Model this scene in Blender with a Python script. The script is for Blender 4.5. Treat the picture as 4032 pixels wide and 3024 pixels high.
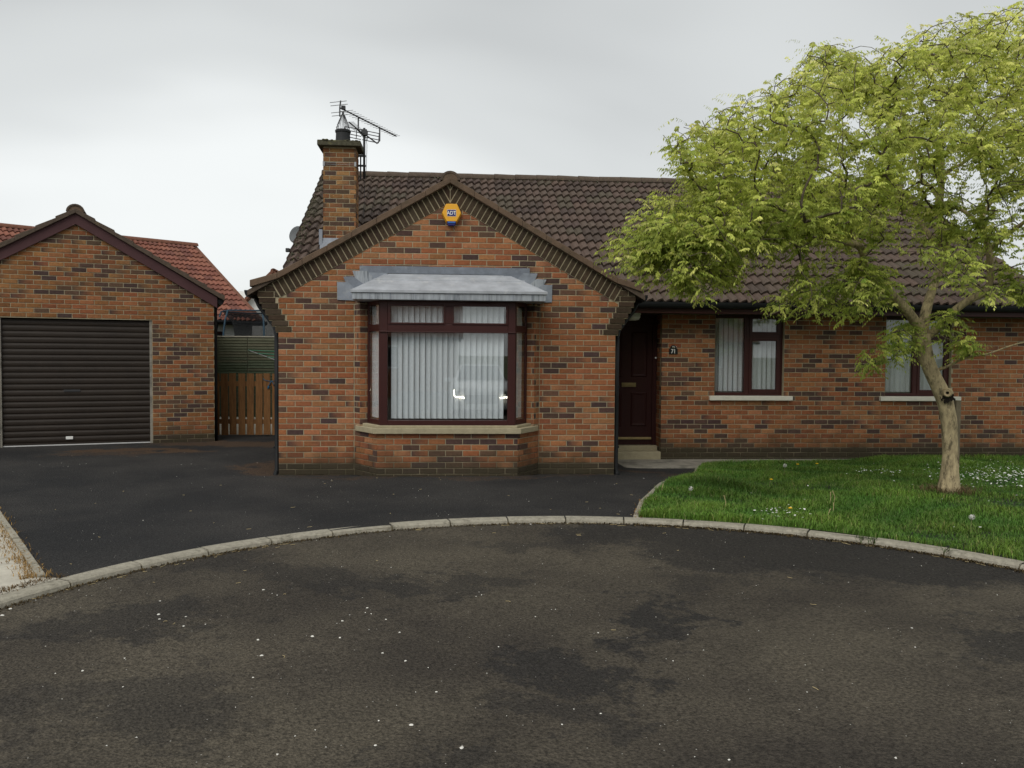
import bpy, math, random
import numpy as np
from mathutils import Matrix, Vector
random.seed(7)
rng = np.random.RandomState(11)
scene = bpy.context.scene
for o in list(bpy.data.objects): bpy.data.objects.remove(o)
PI = math.pi
R_ = math.radians

# ------------------------------------------------------------------ camera
FPX, CAM = 3300.24, np.array([2.28937, -11.53199, 1.66277])
YAW, PITCH, ROLL = 0.07585, 0.03554, -0.00737
def cam_axes():
    f = np.array([math.sin(YAW)*math.cos(PITCH), math.cos(YAW)*math.cos(PITCH), -math.sin(PITCH)])
    r = np.array([math.cos(YAW), -math.sin(YAW), 0.])
    d = np.cross(f, r)
    return r*math.cos(ROLL)+d*math.sin(ROLL), -r*math.sin(ROLL)+d*math.cos(ROLL), f
AX_R, AX_D, AX_F = cam_axes()
cam_data = bpy.data.cameras.new('camera')
cam_data.sensor_width = 36; cam_data.lens = 36*FPX/4032
cam_data.clip_start = 0.05; cam_data.clip_end = 3000
cam = bpy.data.objects.new('camera', cam_data)
scene.collection.objects.link(cam)
mw = Matrix.Identity(4)
for i in range(3):
    mw[i][0], mw[i][1], mw[i][2], mw[i][3] = AX_R[i], -AX_D[i], -AX_F[i], CAM[i]
cam.matrix_world = mw
scene.camera = cam
scene.render.resolution_x, scene.render.resolution_y = 1024, 768

# ------------------------------------------------------------------ world: overcast sky
world = bpy.data.worlds.new('World'); scene.world = world
world.use_nodes = True
wn, wl = world.node_tree.nodes, world.node_tree.links
wn.clear()
SUN_EL, SUN_ROT = R_(46), R_(205)          # sun high, behind and to the left of the camera
out = wn.new('ShaderNodeOutputWorld'); bg = wn.new('ShaderNodeBackground')
sky = wn.new('ShaderNodeTexSky'); sky.sky_type = 'NISHITA'; sky.sun_disc = False
sky.sun_elevation = SUN_EL; sky.sun_rotation = SUN_ROT
skm = wn.new('ShaderNodeMixRGB'); skm.blend_type = 'MULTIPLY'; skm.inputs[0].default_value = 1
skm.inputs[2].default_value = (0.09, 0.09, 0.09, 1)
wl.new(sky.outputs[0], skm.inputs[1])
tc = wn.new('ShaderNodeTexCoord')
sep = wn.new('ShaderNodeSeparateXYZ'); wl.new(tc.outputs['Generated'], sep.inputs[0])
zadd = wn.new('ShaderNodeMath'); zadd.operation = 'ADD'; zadd.inputs[1].default_value = 0.5
zabs = wn.new('ShaderNodeMath'); zabs.operation = 'ABSOLUTE'
wl.new(sep.outputs[2], zabs.inputs[0]); wl.new(zabs.outputs[0], zadd.inputs[0])
dx = wn.new('ShaderNodeMath'); dx.operation = 'DIVIDE'; dy = wn.new('ShaderNodeMath'); dy.operation = 'DIVIDE'
wl.new(sep.outputs[0], dx.inputs[0]); wl.new(zadd.outputs[0], dx.inputs[1])
wl.new(sep.outputs[1], dy.inputs[0]); wl.new(zadd.outputs[0], dy.inputs[1])
cmb = wn.new('ShaderNodeCombineXYZ')
wl.new(dx.outputs[0], cmb.inputs[0]); wl.new(dy.outputs[0], cmb.inputs[1])
cmap = wn.new('ShaderNodeMapping'); cmap.inputs['Location'].default_value = (6.03, 0.62, 0)
cmap.inputs['Scale'].default_value = (0.62, 1.0, 1); cmap.inputs['Rotation'].default_value = (0, 0, R_(-14))
wl.new(cmb.outputs[0], cmap.inputs[0])
n1 = wn.new('ShaderNodeTexNoise'); n1.inputs['Scale'].default_value = 1.15; n1.inputs['Detail'].default_value = 4
n1.inputs['Roughness'].default_value = 0.45; n1.inputs['Distortion'].default_value = 0.35
wl.new(cmap.outputs[0], n1.inputs['Vector'])
cr = wn.new('ShaderNodeValToRGB')
cr.color_ramp.interpolation = 'EASE'
e = cr.color_ramp.elements
e[0].position, e[0].color = 0.28, (0.40, 0.412, 0.415, 1)
e[1].position, e[1].color = 0.69, (0.86, 0.885, 0.88, 1)
m_ = e.new(0.5); m_.color = (0.66, 0.682, 0.68, 1)
wl.new(n1.outputs['Fac'], cr.inputs[0])
mix = wn.new('ShaderNodeMixRGB'); mix.inputs[0].default_value = 0.95
wl.new(skm.outputs[0], mix.inputs[1]); wl.new(cr.outputs[0], mix.inputs[2])
wl.new(mix.outputs[0], bg.inputs[0]); bg.inputs[1].default_value = 1.0
wl.new(bg.outputs[0], out.inputs[0])

sun_d = bpy.data.lights.new('sun', 'SUN'); sun_d.energy = 1.5; sun_d.angle = R_(40); sun_d.color = (1, 0.96, 0.9)
sun = bpy.data.objects.new('sun', sun_d); scene.collection.objects.link(sun)
_az = math.atan2(-0.86, -0.42)     # direction towards the sun in plan
sdir = Vector((math.cos(_az)*math.cos(SUN_EL), math.sin(_az)*math.cos(SUN_EL), math.sin(SUN_EL)))
sun.rotation_euler = sdir.to_track_quat('Z', 'Y').to_euler()
sky.sun_rotation = math.atan2(sdir.x, sdir.y)
vs = scene.view_settings
vs.view_transform = 'Standard'; vs.look = 'None'; vs.exposure = 0.14; vs.gamma = 1; vs.use_curve_mapping = False

# ------------------------------------------------------------------ helpers
def ray(u, v): return AX_R*((u-2016)/FPX) + AX_D*((v-1512)/FPX) + AX_F
def at(u, v, X=None, Y=None, Z=None):
    d = ray(u, v)
    t = (Y-CAM[1])/d[1] if Y is not None else (Z-CAM[2])/d[2] if Z is not None else (X-CAM[0])/d[0]
    return CAM + t*d
def proj(P):
    q = np.asarray(P, float)-CAM
    w = q@AX_F
    return 2016+FPX*(q@AX_R)/w, 1512+FPX*(q@AX_D)/w
def smooth(x, a, b):
    t = np.clip((x-a)/(b-a), 0, 1); return t*t*(3-2*t)

def link(o): scene.collection.objects.link(o); return o
def set_parent(o, p):
    if p is None: return o
    o.parent = p
    loc = Vector((0, 0, 0)); q = p
    o.matrix_parent_inverse = Matrix.Translation(-Vector(p.get('_w', (0, 0, 0))))
    return o
def thing(name, label, cat, loc, group=None):
    o = bpy.data.objects.new(name, None); o.empty_display_size = 0.2
    link(o); o.location = loc; o['_w'] = [float(a) for a in loc]
    o['label'] = label; o['category'] = cat
    if group: o['group'] = group
    return o
def tag(o, label, cat, group=None):
    o['label'] = label; o['category'] = cat
    if group: o['group'] = group
    return o

class MB:
    def __init__(s): s.v = []; s.f = []; s.c = []
    def add(s, verts, faces, col=None):
        b = len(s.v)
        s.v.extend([tuple(map(float, p)) for p in verts])
        s.f.extend([tuple(b+i for i in f) for f in faces])
        if col is not None and len(col) and np.ndim(col[0]) == 0: col = [col]*len(verts)
        s.c.extend(col if col is not None else [(1, 1, 1)]*len(verts))
        return s
    def box(s, lo, hi, col=None, ax=None, org=(0, 0, 0)):
        x0, y0, z0 = lo; x1, y1, z1 = hi
        V = [(x0,y0,z0),(x1,y0,z0),(x1,y1,z0),(x0,y1,z0),(x0,y0,z1),(x1,y0,z1),(x1,y1,z1),(x0,y1,z1)]
        if ax is not None:
            V = [tuple(np.asarray(org)+a*ax[0]+b*ax[1]+c*ax[2]) for a, b, c in V]
        return s.add(V, [(0,3,2,1),(4,5,6,7),(0,1,5,4),(1,2,6,5),(2,3,7,6),(3,0,4,7)], col)
    def prism(s, poly, vec, col=None):
        n = len(poly); P = [np.asarray(p, float) for p in poly]; Q = [p+np.asarray(vec, float) for p in P]
        F = [tuple(range(n)), tuple(range(2*n-1, n-1, -1))]
        F += [(i, n+i, n+(i+1) % n, (i+1) % n) for i in range(n)]
        return s.add(P+Q, F, col)
    def tube(s, pts, rad, n=8, col=None, cap=True):
        P = np.asarray(pts, float); m = len(P)
        rad = [rad]*m if np.ndim(rad) == 0 else rad
        T = np.gradient(P, axis=0); T /= np.linalg.norm(T, axis=1)[:, None]+1e-9
        up = np.array([0, 0, 1.]) if abs(T[0][2]) < .9 else np.array([1., 0, 0])
        a = np.cross(T[0], up); a /= np.linalg.norm(a)
        V = []
        for i in range(m):
            a = a-T[i]*(a@T[i]); a /= np.linalg.norm(a)+1e-9
            b = np.cross(T[i], a)
            for k in range(n):
                t = 2*PI*k/n
                V.append(P[i]+rad[i]*(math.cos(t)*a+math.sin(t)*b))
        F = [(i*n+k, i*n+(k+1) % n, (i+1)*n+(k+1) % n, (i+1)*n+k) for i in range(m-1) for k in range(n)]
        if cap: F += [tuple(range(n-1, -1, -1)), tuple(range((m-1)*n, m*n))]
        return s.add(V, F, col)
    def lathe(s, c, prof, n=24, col=None):
        V = []; m = len(prof)
        for r, z in prof:
            for k in range(n): V.append((c[0]+r*math.cos(2*PI*k/n), c[1]+r*math.sin(2*PI*k/n), c[2]+z))
        F = [(i*n+k, i*n+(k+1) % n, (i+1)*n+(k+1) % n, (i+1)*n+k) for i in range(m-1) for k in range(n)]
        F += [tuple(range(n-1, -1, -1)), tuple(range((m-1)*n, m*n))]
        return s.add(V, F, col)
    def mesh(s, name, mat, smooth_=False):
        me = bpy.data.meshes.new(name); me.from_pydata(s.v, [], s.f)
        ca = me.color_attributes.new('Col', 'FLOAT_COLOR', 'POINT')
        arr = np.ones((len(s.v), 4), np.float32)
        if len(s.v): arr[:, :3] = np.asarray(s.c, np.float32)[:, :3]
        ca.data.foreach_set('color', arr.ravel())
        me.materials.append(mat)
        if smooth_: me.polygons.foreach_set('use_smooth', [True]*len(me.polygons))
        me.update(); return me
    def build(s, name, mat, parent=None, smooth_=False, bevel=0, kind=None):
        o = bpy.data.objects.new(name, s.mesh(name, mat, smooth_)); link(o); set_parent(o, parent)
        if bevel:
            b = o.modifiers.new('bevel', 'BEVEL'); b.width = bevel; b.segments = 2; b.limit_method = 'ANGLE'; b.angle_limit = R_(40)
        if kind: o['kind'] = kind
        return o
def np_mesh(name, V, F, mat, cols=None, smooth_=False):
    """V (n,3), F (m,k) all faces of k corners"""
    V = np.asarray(V, np.float32); F = np.asarray(F, np.int32); m, k = F.shape
    me = bpy.data.meshes.new(name)
    me.vertices.add(len(V)); me.vertices.foreach_set('co', V.ravel())
    me.loops.add(m*k); me.loops.foreach_set('vertex_index', F.ravel())
    me.polygons.add(m); me.polygons.foreach_set('loop_start', np.arange(0, m*k, k, dtype=np.int32))
    if cols is not None:
        ca = me.color_attributes.new('Col', 'FLOAT_COLOR', 'POINT')
        a = np.ones((len(V), 4), np.float32); a[:, :3] = cols; ca.data.foreach_set('color', a.ravel())
    me.materials.append(mat); me.update(calc_edges=True)
    if smooth_: me.polygons.foreach_set('use_smooth', np.ones(m, bool))
    return me
def obj(name, me, parent=None, kind=None):
    o = bpy.data.objects.new(name, me); link(o); set_parent(o, parent)
    if kind: o['kind'] = kind
    return o

# ------------------------------------------------------------------ materials
def M(name, col=(1, 1, 1), rough=.8, spec=.3, var=.15, vs_=6., bump=0., bs=60., attr=False, metal=0., stain=None, stretch=None, dirt=0.):
    m = bpy.data.materials.new(name); m.use_nodes = True
    n, l = m.node_tree.nodes, m.node_tree.links
    b = n['Principled BSDF']; b.inputs['Roughness'].default_value = rough
    b.inputs['Specular IOR Level'].default_value = spec; b.inputs['Metallic'].default_value = metal
    g = n.new('ShaderNodeNewGeometry'); pos = g.outputs['Position']
    if stretch:
        mp = n.new('ShaderNodeMapping'); mp.inputs['Scale'].default_value = stretch
        l.new(pos, mp.inputs[0]); pos = mp.outputs[0]
    if attr:
        a = n.new('ShaderNodeAttribute'); a.attribute_name = 'Col'; src = a.outputs['Color']
        mm = n.new('ShaderNodeMixRGB'); mm.blend_type = 'MULTIPLY'; mm.inputs[0].default_value = 1
        l.new(src, mm.inputs[1]); mm.inputs[2].default_value = (*col, 1); src = mm.outputs[0]
    else:
        r = n.new('ShaderNodeRGB'); r.outputs[0].default_value = (*col, 1); src = r.outputs[0]
    nz = n.new('ShaderNodeTexNoise'); nz.inputs['Scale'].default_value = vs_; nz.inputs['Detail'].default_value = 6
    nz.inputs['Roughness'].default_value = .65
    l.new(pos, nz.inputs['Vector'])
    mr = n.new('ShaderNodeMapRange'); mr.inputs[1].default_value = .25; mr.inputs[2].default_value = .75
    mr.inputs[3].default_value = 1-var; mr.inputs[4].default_value = 1+var
    l.new(nz.outputs['Fac'], mr.inputs[0])
    mu = n.new('ShaderNodeMixRGB'); mu.blend_type = 'MULTIPLY'; mu.inputs[0].default_value = 1
    l.new(src, mu.inputs[1]); l.new(mr.outputs[0], mu.inputs[2]); src = mu.outputs[0]
    if stain:                    # (colour, scale, threshold, amount)
        sc, ss, th, am = stain
        n2 = n.new('ShaderNodeTexNoise'); n2.inputs['Scale'].default_value = ss; n2.inputs['Detail'].default_value = 8
        n2.inputs['Roughness'].default_value = .7
        l.new(pos, n2.inputs['Vector'])
        m2 = n.new('ShaderNodeMapRange'); m2.inputs[1].default_value = th; m2.inputs[2].default_value = th+.12
        m2.inputs[3].default_value = 0; m2.inputs[4].default_value = am
        l.new(n2.outputs['Fac'], m2.inputs[0])
        mx = n.new('ShaderNodeMixRGB'); l.new(m2.outputs[0], mx.inputs[0]); l.new(src, mx.inputs[1])
        mx.inputs[2].default_value = (*sc, 1); src = mx.outputs[0]
    if dirt:
        sz = n.new('ShaderNodeSeparateXYZ'); l.new(g.outputs['Position'], sz.inputs[0])
        nd = n.new('ShaderNodeTexNoise'); nd.inputs['Scale'].default_value = 3.2; nd.inputs['Detail'].default_value = 7; l.new(g.outputs['Position'], nd.inputs['Vector'])
        ma = n.new('ShaderNodeMath'); ma.operation = 'MULTIPLY_ADD'; ma.inputs[1].default_value = -.75; l.new(nd.outputs['Fac'], ma.inputs[0]); l.new(sz.outputs[2], ma.inputs[2])
        md = n.new('ShaderNodeMapRange'); md.inputs[1].default_value = -.36; md.inputs[2].default_value = .06; md.inputs[3].default_value = dirt; md.inputs[4].default_value = 0
        l.new(ma.outputs[0], md.inputs[0])
        mxd = n.new('ShaderNodeMixRGB'); l.new(md.outputs[0], mxd.inputs[0]); l.new(src, mxd.inputs[1]); mxd.inputs[2].default_value = (.050, .043, .026, 1); src = mxd.outputs[0]
    l.new(src, b.inputs['Base Color'])
    if bump:
        nb = n.new('ShaderNodeTexNoise'); nb.inputs['Scale'].default_value = bs; nb.inputs['Detail'].default_value = 5
        l.new(pos, nb.inputs['Vector'])
        bp = n.new('ShaderNodeBump'); bp.inputs['Strength'].default_value = bump; bp.inputs['Distance'].default_value = .01
        l.new(nb.outputs['Fac'], bp.inputs['Height']); l.new(bp.outputs[0], b.inputs['Normal'])
    return m

MAT = {}
MAT['brick'] = M('brick', (1, 1, 1), .88, .15, .30, 26, .6, 110, attr=True, dirt=.8, stain=((.34, .27, .19), 13, .66, .35))
MAT['mortar'] = M('mortar', (.355, .305, .205), .95, .1, .22, 9, .5, 160, stain=((.20, .18, .13), 2.2, .55, .6), dirt=.85)
MAT['tile'] = M('roof_tile', (1, 1, 1), .8, .25, .18, 14, .35, 140, attr=True, stain=((.06, .05, .03), 9, .60, .55))
MAT['ridge'] = M('ridge_tile', (.095, .072, .055), .92, .15, .3, 16, .8, 60, stain=((.16, .13, .06), 14, .58, .6))
MAT['verge'] = M('verge_concrete', (.135, .092, .063), .9, .15, .2, 9, .4, 90, stain=((.075, .062, .042), 5, .52, .6))
MAT['lead'] = M('lead', (.33, .355, .385), .5, .4, .28, 5, .15, 30, stain=((.11, .125, .145), 4, .50, .8), stretch=(7, 7, .35))
MAT['leadtop'] = M('lead_sheet', (.37, .39, .42), .5, .4, .3, 4, .3, 9, stain=((.56, .56, .54), 5, .57, .6))
MAT['lead2'] = M('lead_flashing', (.235, .26, .30), .55, .4, .25, 8, .25, 30, stain=((.38, .39, .385), 6, .56, .55))
MAT['lead3'] = M('lead_weathered', (.17, .19, .225), .55, .4, .3, 9, .25, 30, stain=((.40, .41, .40), 7, .58, .6))
MAT['upvc'] = M('window_frame', (.042, .0105, .009), .42, .3, .12, 3, .04, 80)
MAT['door'] = M('door_paint', (.030, .008, .007), .55, .2, .1, 3, .05, 60)
MAT['barge'] = M('barge_board', (.070, .030, .032), .7, .3, .15, 6, .1, 60)
MAT['black'] = M('black_plastic', (.009, .010, .011), .6, .25, .15, 5)
MAT['darkgap'] = M('dark_gap', (.02, .016, .013), .95, .1, .1, 5)
MAT['soffit'] = M('soffit', (.05, .035, .028), .8, .2, .1, 5)
MAT['slat'] = M('blind_fabric', (.82, .85, .88), .85, .2, .06, 30, .1, 300)
MAT['conc'] = M('sill_concrete', (.36, .315, .21), .93, .15, .2, 12, .5, 90, stain=((.20, .18, .11), 6, .55, .5))
MAT['sillpaint'] = M('sill_paint', (.62, .60, .52), .8, .25, .1, 6, .2, 60, stain=((.42, .40, .33), 8, .6, .5))
MAT['kerb'] = M('kerb_concrete', (.33, .305, .245), .95, .12, .30, 26, .9, 120, stain=((.13, .12, .09), 7, .55, .75))
MAT['paving'] = M('pale_paving', (.46, .43, .36), .92, .15, .2, 7, .5, 70, stain=((.20, .17, .11), 6, .56, .7))
MAT['path'] = M('path_concrete', (.27, .25, .21), .95, .12, .25, 5, .5, 80, stain=((.10, .095, .08), 3, .5, .6))
MAT['bark'] = M('bark', (.40, .325, .195), .95, .1, .55, 22, 1.0, 30, stain=((.10, .082, .052), 17, .52, .9), stretch=(1, 1, .4))
MAT['twig'] = M('twig_bark', (.105, .085, .062), .95, .1, .3, 20, .4, 60)
MAT['wood'] = M('gate_timber', (.20, .098, .038), .85, .2, .35, 9, .4, 60, stain=((.10, .05, .022), 4, .52, .7), stretch=(4, 4, .5))
MAT['stake'] = M('weathered_timber', (.17, .145, .10), .95, .1, .3, 9, .5, 50, stretch=(4, 4, .5))
MAT['fence'] = M('fence_paint', (1, 1, 1), .85, .2, .3, 12, .3, 60, attr=True, stain=((.17, .13, .08), 7, .62, .8), stretch=(.6, 1, 4))
MAT['roller'] = M('roller_door_steel', (.024, .017, .012), .5, .3, .2, 3, .05, 40)
MAT['silver'] = M('bare_metal', (.55, .55, .54), .45, .5, .1, 10)
MAT['galv'] = M('galvanised', (.32, .34, .36), .5, .5, .15, 20)
MAT['mast'] = M('aerial_metal', (.030, .031, .033), .5, .5, .2, 20)
MAT['alum'] = M('aerial_rod', (.16, .165, .17), .5, .5, .15, 20)
MAT['brass'] = M('brass', (.22, .165, .07), .5, .5, .2, 14, metal=.5)
MAT['white'] = M('white_plastic', (.75, .75, .72), .5, .4, .06, 8)
MAT['render'] = M('white_render', (.74, .74, .72), .95, .1, .1, 4, .4, 90)
MAT['net'] = None
MAT['blue'] = M('blue_foam', (.022, .055, .085), .6, .3, .12, 8)
MAT['greenline'] = M('green_cord', (.04, .25, .15), .6, .3, .1, 8)
MAT['yellow'] = M('alarm_yellow', (.80, .39, .02), .45, .45, .04, 8)
MAT['navy'] = M('logo_navy', (.015, .015, .15), .5, .4, .03, 8)
MAT['bluelens'] = M('alarm_lens', (.02, .12, .42), .25, .5, .03, 8)
MAT['rope'] = M('blue_rope', (.02, .12, .22), .8, .2, .1, 60)
MAT['pot'] = M('chimney_pot', (.028, .029, .031), .7, .3, .2, 12, .3, 60)
MAT['dish'] = M('dish_grey', (.13, .14, .145), .6, .3, .1, 8)
MAT['cap'] = M('chimney_cap', (.085, .080, .055), .96, .1, .4, 18, 1.0, 50, stain=((.16, .15, .05), 9, .55, .7))
MAT['stone'] = M('white_stone', (.72, .70, .64), .8, .3, .15, 60)
MAT['straw'] = M('dry_stalk', (.46, .37, .20), .9, .1, .2, 30)
MAT['daisy'] = M('daisy_petal', (.80, .80, .75), .8, .2, .08, 60)
MAT['dyellow'] = M('dandelion_yellow', (.78, .50, .02), .8, .2, .1, 60)
MAT['fluff'] = M('dandelion_fluff', (.55, .55, .50), .95, .1, .1, 80)
MAT['stem'] = M('flower_stem', (.18, .20, .08), .8, .2, .2, 30)
MAT['curtain'] = M('room_wall', (.25, .23, .20), .95, .1, .1, 3)
MAT['carwhite'] = M('car_paint', (.78, .78, .78), .25, .6, .02, 2)
MAT['tyre'] = M('tyre_rubber', (.02, .02, .02), .9, .2, .1, 30)
MAT['carglass'] = M('car_glass', (.03, .035, .04), .08, .6, .02, 2)
MAT['soil'] = M('ground_soil', (.10, .11, .055), .97, .1, .3, .6, .5, 20)

def glass(name, tint, ior=1.5):
    m = bpy.data.materials.new(name); m.use_nodes = True
    n, l = m.node_tree.nodes, m.node_tree.links; n.clear()
    o = n.new('ShaderNodeOutputMaterial'); t = n.new('ShaderNodeBsdfTransparent'); g = n.new('ShaderNodeBsdfGlossy')
    t.inputs[0].default_value = (*tint, 1); g.inputs['Roughness'].default_value = 0.01
    f = n.new('ShaderNodeFresnel'); f.inputs[0].default_value = ior
    gb = n.new('ShaderNodeNewGeometry'); bi_ = n.new('ShaderNodeMapRange')      # same reflectance from both sides of the pane
    bi_.inputs[3].default_value = ior; bi_.inputs[4].default_value = 1/ior
    l.new(gb.outputs['Backfacing'], bi_.inputs[0]); l.new(bi_.outputs[0], f.inputs[0])
    k = n.new('ShaderNodeMath'); k.operation = 'MULTIPLY'; k.inputs[1].default_value = 2.3; k.use_clamp = True
    mx = n.new('ShaderNodeMixShader')
    l.new(f.outputs[0], k.inputs[0]); l.new(k.outputs[0], mx.inputs[0])
    l.new(t.outputs[0], mx.inputs[1]); l.new(g.outputs[0], mx.inputs[2]); l.new(mx.outputs[0], o.inputs[0])
    return m
MAT['glass'] = glass('window_glass', (.96, .975, .975))
def netmat():
    m = bpy.data.materials.new('trampoline_net'); m.use_nodes = True
    n, l = m.node_tree.nodes, m.node_tree.links
    b = n['Principled BSDF']; b.inputs['Base Color'].default_value = (.006, .007, .009, 1); b.inputs['Roughness'].default_value = .9
    t = n.new('ShaderNodeBsdfTransparent'); mx = n.new('ShaderNodeMixShader'); mx.inputs[0].default_value = .68
    l.new(t.outputs[0], mx.inputs[1]); l.new(b.outputs[0], mx.inputs[2]); l.new(mx.outputs[0], n['Material Output'].inputs[0])
    return m
MAT['net'] = netmat()
def leafmat(name, trans=.35, rough=.55):
    m = bpy.data.materials.new(name); m.use_nodes = True
    n, l = m.node_tree.nodes, m.node_tree.links
    b = n['Principled BSDF']; b.inputs['Roughness'].default_value = rough; b.inputs['Specular IOR Level'].default_value = .25
    a = n.new('ShaderNodeAttribute'); a.attribute_name = 'Col'; l.new(a.outputs['Color'], b.inputs['Base Color'])
    t = n.new('ShaderNodeBsdfTranslucent'); l.new(a.outputs['Color'], t.inputs[0])
    mx = n.new('ShaderNodeMixShader'); mx.inputs[0].default_value = trans
    l.new(b.outputs[0], mx.inputs[1]); l.new(t.outputs[0], mx.inputs[2]); l.new(mx.outputs[0], n['Material Output'].inputs[0])
    return m
MAT['leaf'] = leafmat('leaf', .44)
MAT['grass'] = leafmat('grass_blade', .25, .6)
def emis(name, c, s):
    m = bpy.data.materials.new(name); m.use_nodes = True
    b = m.node_tree.nodes['Principled BSDF']
    b.inputs['Emission Color'].default_value = (*c, 1); b.inputs['Emission Strength'].default_value = s
    return m
MAT['drl'] = emis('running_light', (1, .93, .75), 25)

def asphalt(name, base, worn, patches, fleck, patchcol=(.024, .022, .020)):
    """base/worn colours, stained patches given as (x, y, rx, ry, amount) on the surface"""
    m = bpy.data.materials.new(name); m.use_nodes = True
    n, l = m.node_tree.nodes, m.node_tree.links
    b = n['Principled BSDF']; b.inputs['Roughness'].default_value = .92; b.inputs['Specular IOR Level'].default_value = .2
    g = n.new('ShaderNodeNewGeometry'); P = g.outputs['Position']
    def noise(s, d=6, r=.6):
        z = n.new('ShaderNodeTexNoise'); z.inputs['Scale'].default_value = s; z.inputs['Detail'].default_value = d
        z.inputs['Roughness'].default_value = r; l.new(P, z.inputs['Vector']); return z
    def rng_(x, a, c, d=0., e_=1.):
        q = n.new('ShaderNodeMapRange'); q.inputs[1].default_value = a; q.inputs[2].default_value = c
        q.inputs[3].default_value = d; q.inputs[4].default_value = e_; l.new(x, q.inputs[0]); return q.outputs[0]
    def mixc(f, a, c):
        q = n.new('ShaderNodeMixRGB')
        if isinstance(f, float): q.inputs[0].default_value = f
        else: l.new(f, q.inputs[0])
        for k, x in ((1, a), (2, c)):
            if isinstance(x, tuple): q.inputs[k].default_value = (*x, 1)
            else: l.new(x, q.inputs[k])
        return q.outputs[0]
    col = mixc(rng_(noise(.55, 5).outputs['Fac'], .38, .62), base, worn)
    if patches:
        dn = noise(1.25, 9, .75)
        cs = n.new('ShaderNodeVectorMath'); cs.operation = 'SUBTRACT'; cs.inputs[1].default_value = (.5, .5, .5)
        l.new(dn.outputs['Color'], cs.inputs[0])
        scv = n.new('ShaderNodeVectorMath'); scv.operation = 'SCALE'; scv.inputs['Scale'].default_value = 2.7
        l.new(cs.outputs[0], scv.inputs[0])
        ad = n.new('ShaderNodeVectorMath'); l.new(P, ad.inputs[0]); l.new(scv.outputs[0], ad.inputs[1])
        tot = None
        for (x, y, rx, ry, am) in patches:
            s_ = n.new('ShaderNodeVectorMath'); s_.operation = 'SUBTRACT'; s_.inputs[1].default_value = (x, y, 0)
            l.new(ad.outputs[0], s_.inputs[0])
            mm = n.new('ShaderNodeVectorMath'); mm.operation = 'MULTIPLY'; mm.inputs[1].default_value = (1/rx, 1/ry, 0)
            l.new(s_.outputs[0], mm.inputs[0])
            ln = n.new('ShaderNodeVectorMath'); ln.operation = 'LENGTH'; l.new(mm.outputs[0], ln.inputs[0])
            v = rng_(ln.outputs['Value'], .80, 1.2, am, 0.)
            if tot is None: tot = v
            else:
                mxn = n.new('ShaderNodeMath'); mxn.operation = 'MAXIMUM'; l.new(tot, mxn.inputs[0]); l.new(v, mxn.inputs[1]); tot = mxn.outputs[0]
        col = mixc(tot, col, patchcol)
    gr = rng_(noise(48, 5, .85).outputs['Fac'], .36, .64, .35, 1.75)
    mu = n.new('ShaderNodeMixRGB'); mu.blend_type = 'MULTIPLY'; mu.inputs[0].default_value = 1
    l.new(col, mu.inputs[1]); l.new(gr, mu.inputs[2]); col = mu.outputs[0]
    vo = n.new('ShaderNodeTexVoronoi'); vo.inputs['Scale'].default_value = 42; l.new(P, vo.inputs['Vector'])
    hs = n.new('ShaderNodeSeparateColor'); l.new(vo.outputs['Color'], hs.inputs[0])
    pick = rng_(hs.outputs[0], .955, .965)
    near = rng_(vo.outputs['Distance'], .10, .17, 1., 0.)
    pm = n.new('ShaderNodeMath'); pm.operation = 'MULTIPLY'; l.new(pick, pm.inputs[0]); l.new(near, pm.inputs[1])
    col = mixc(pm.outputs[0], col, fleck)
    l.new(col, b.inputs['Base Color'])
    bp = n.new('ShaderNodeBump'); bp.inputs['Strength'].default_value = .8; bp.inputs['Distance'].default_value = .012
    vb = n.new('ShaderNodeTexVoronoi'); vb.inputs['Scale'].default_value = 70; l.new(P, vb.inputs['Vector'])
    l.new(vb.outputs['Distance'], bp.inputs['Height']); l.new(bp.outputs[0], b.inputs['Normal'])
    return m

# ================================================================== GROUND
KC, KR = np.array([3.24, -7.54]), 4.08          # turning head: kerb circle
T30 = math.tan(R_(30))
def g_drive(x, y):
    x = np.asarray(x, float); y = np.asarray(y, float)
    z = .06 + 0*x
    w = smooth(x, -.9, -.05)*(1-smooth(x, 4.7, 5.3))
    yy = np.where(y < 0, -y/.38, y/1.4)
    z = z - .062*w*np.exp(-yy**2)
    f = smooth(y, -1.6, .7)*smooth(x, 4.3, 5.2)
    return z*(1-f) + (-.052)*f
def g_road(x, y):
    d = np.clip(KR - np.hypot(np.asarray(x)-KC[0], np.asarray(y)-KC[1]), 0, None)
    return .018 - .022*d
def g_lawn(x, y):
    y = np.asarray(y, float)
    return .052*(1-smooth(y, -2.6, 1.3)) + (-.02)*smooth(y, -2.6, 1.3) + .012*np.sin(np.asarray(x)*2.1)*np.sin(y*1.7)

def struct(name, me): o = obj(name, me); o['kind'] = 'structure'; return o
def grid_faces(a, b):
    i, j = np.meshgrid(np.arange(a-1), np.arange(b-1), indexing='ij'); k = (i*b+j).ravel()
    return np.stack([k, k+b, k+b+1, k+1], 1)
# far ground reaching the horizon
n_ = 60
gr = np.sinh(np.linspace(-6.2, 6.2, n_)); gr = gr/gr.max()*900
gx, gy = np.meshgrid(gr+3, gr+4, indexing='ij')
struct('ground', np_mesh('ground', np.stack([gx, gy, 0*gx-.42], -1).reshape(-1, 3), grid_faces(n_, n_)[:, ::-1], MAT['soil']))
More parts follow.
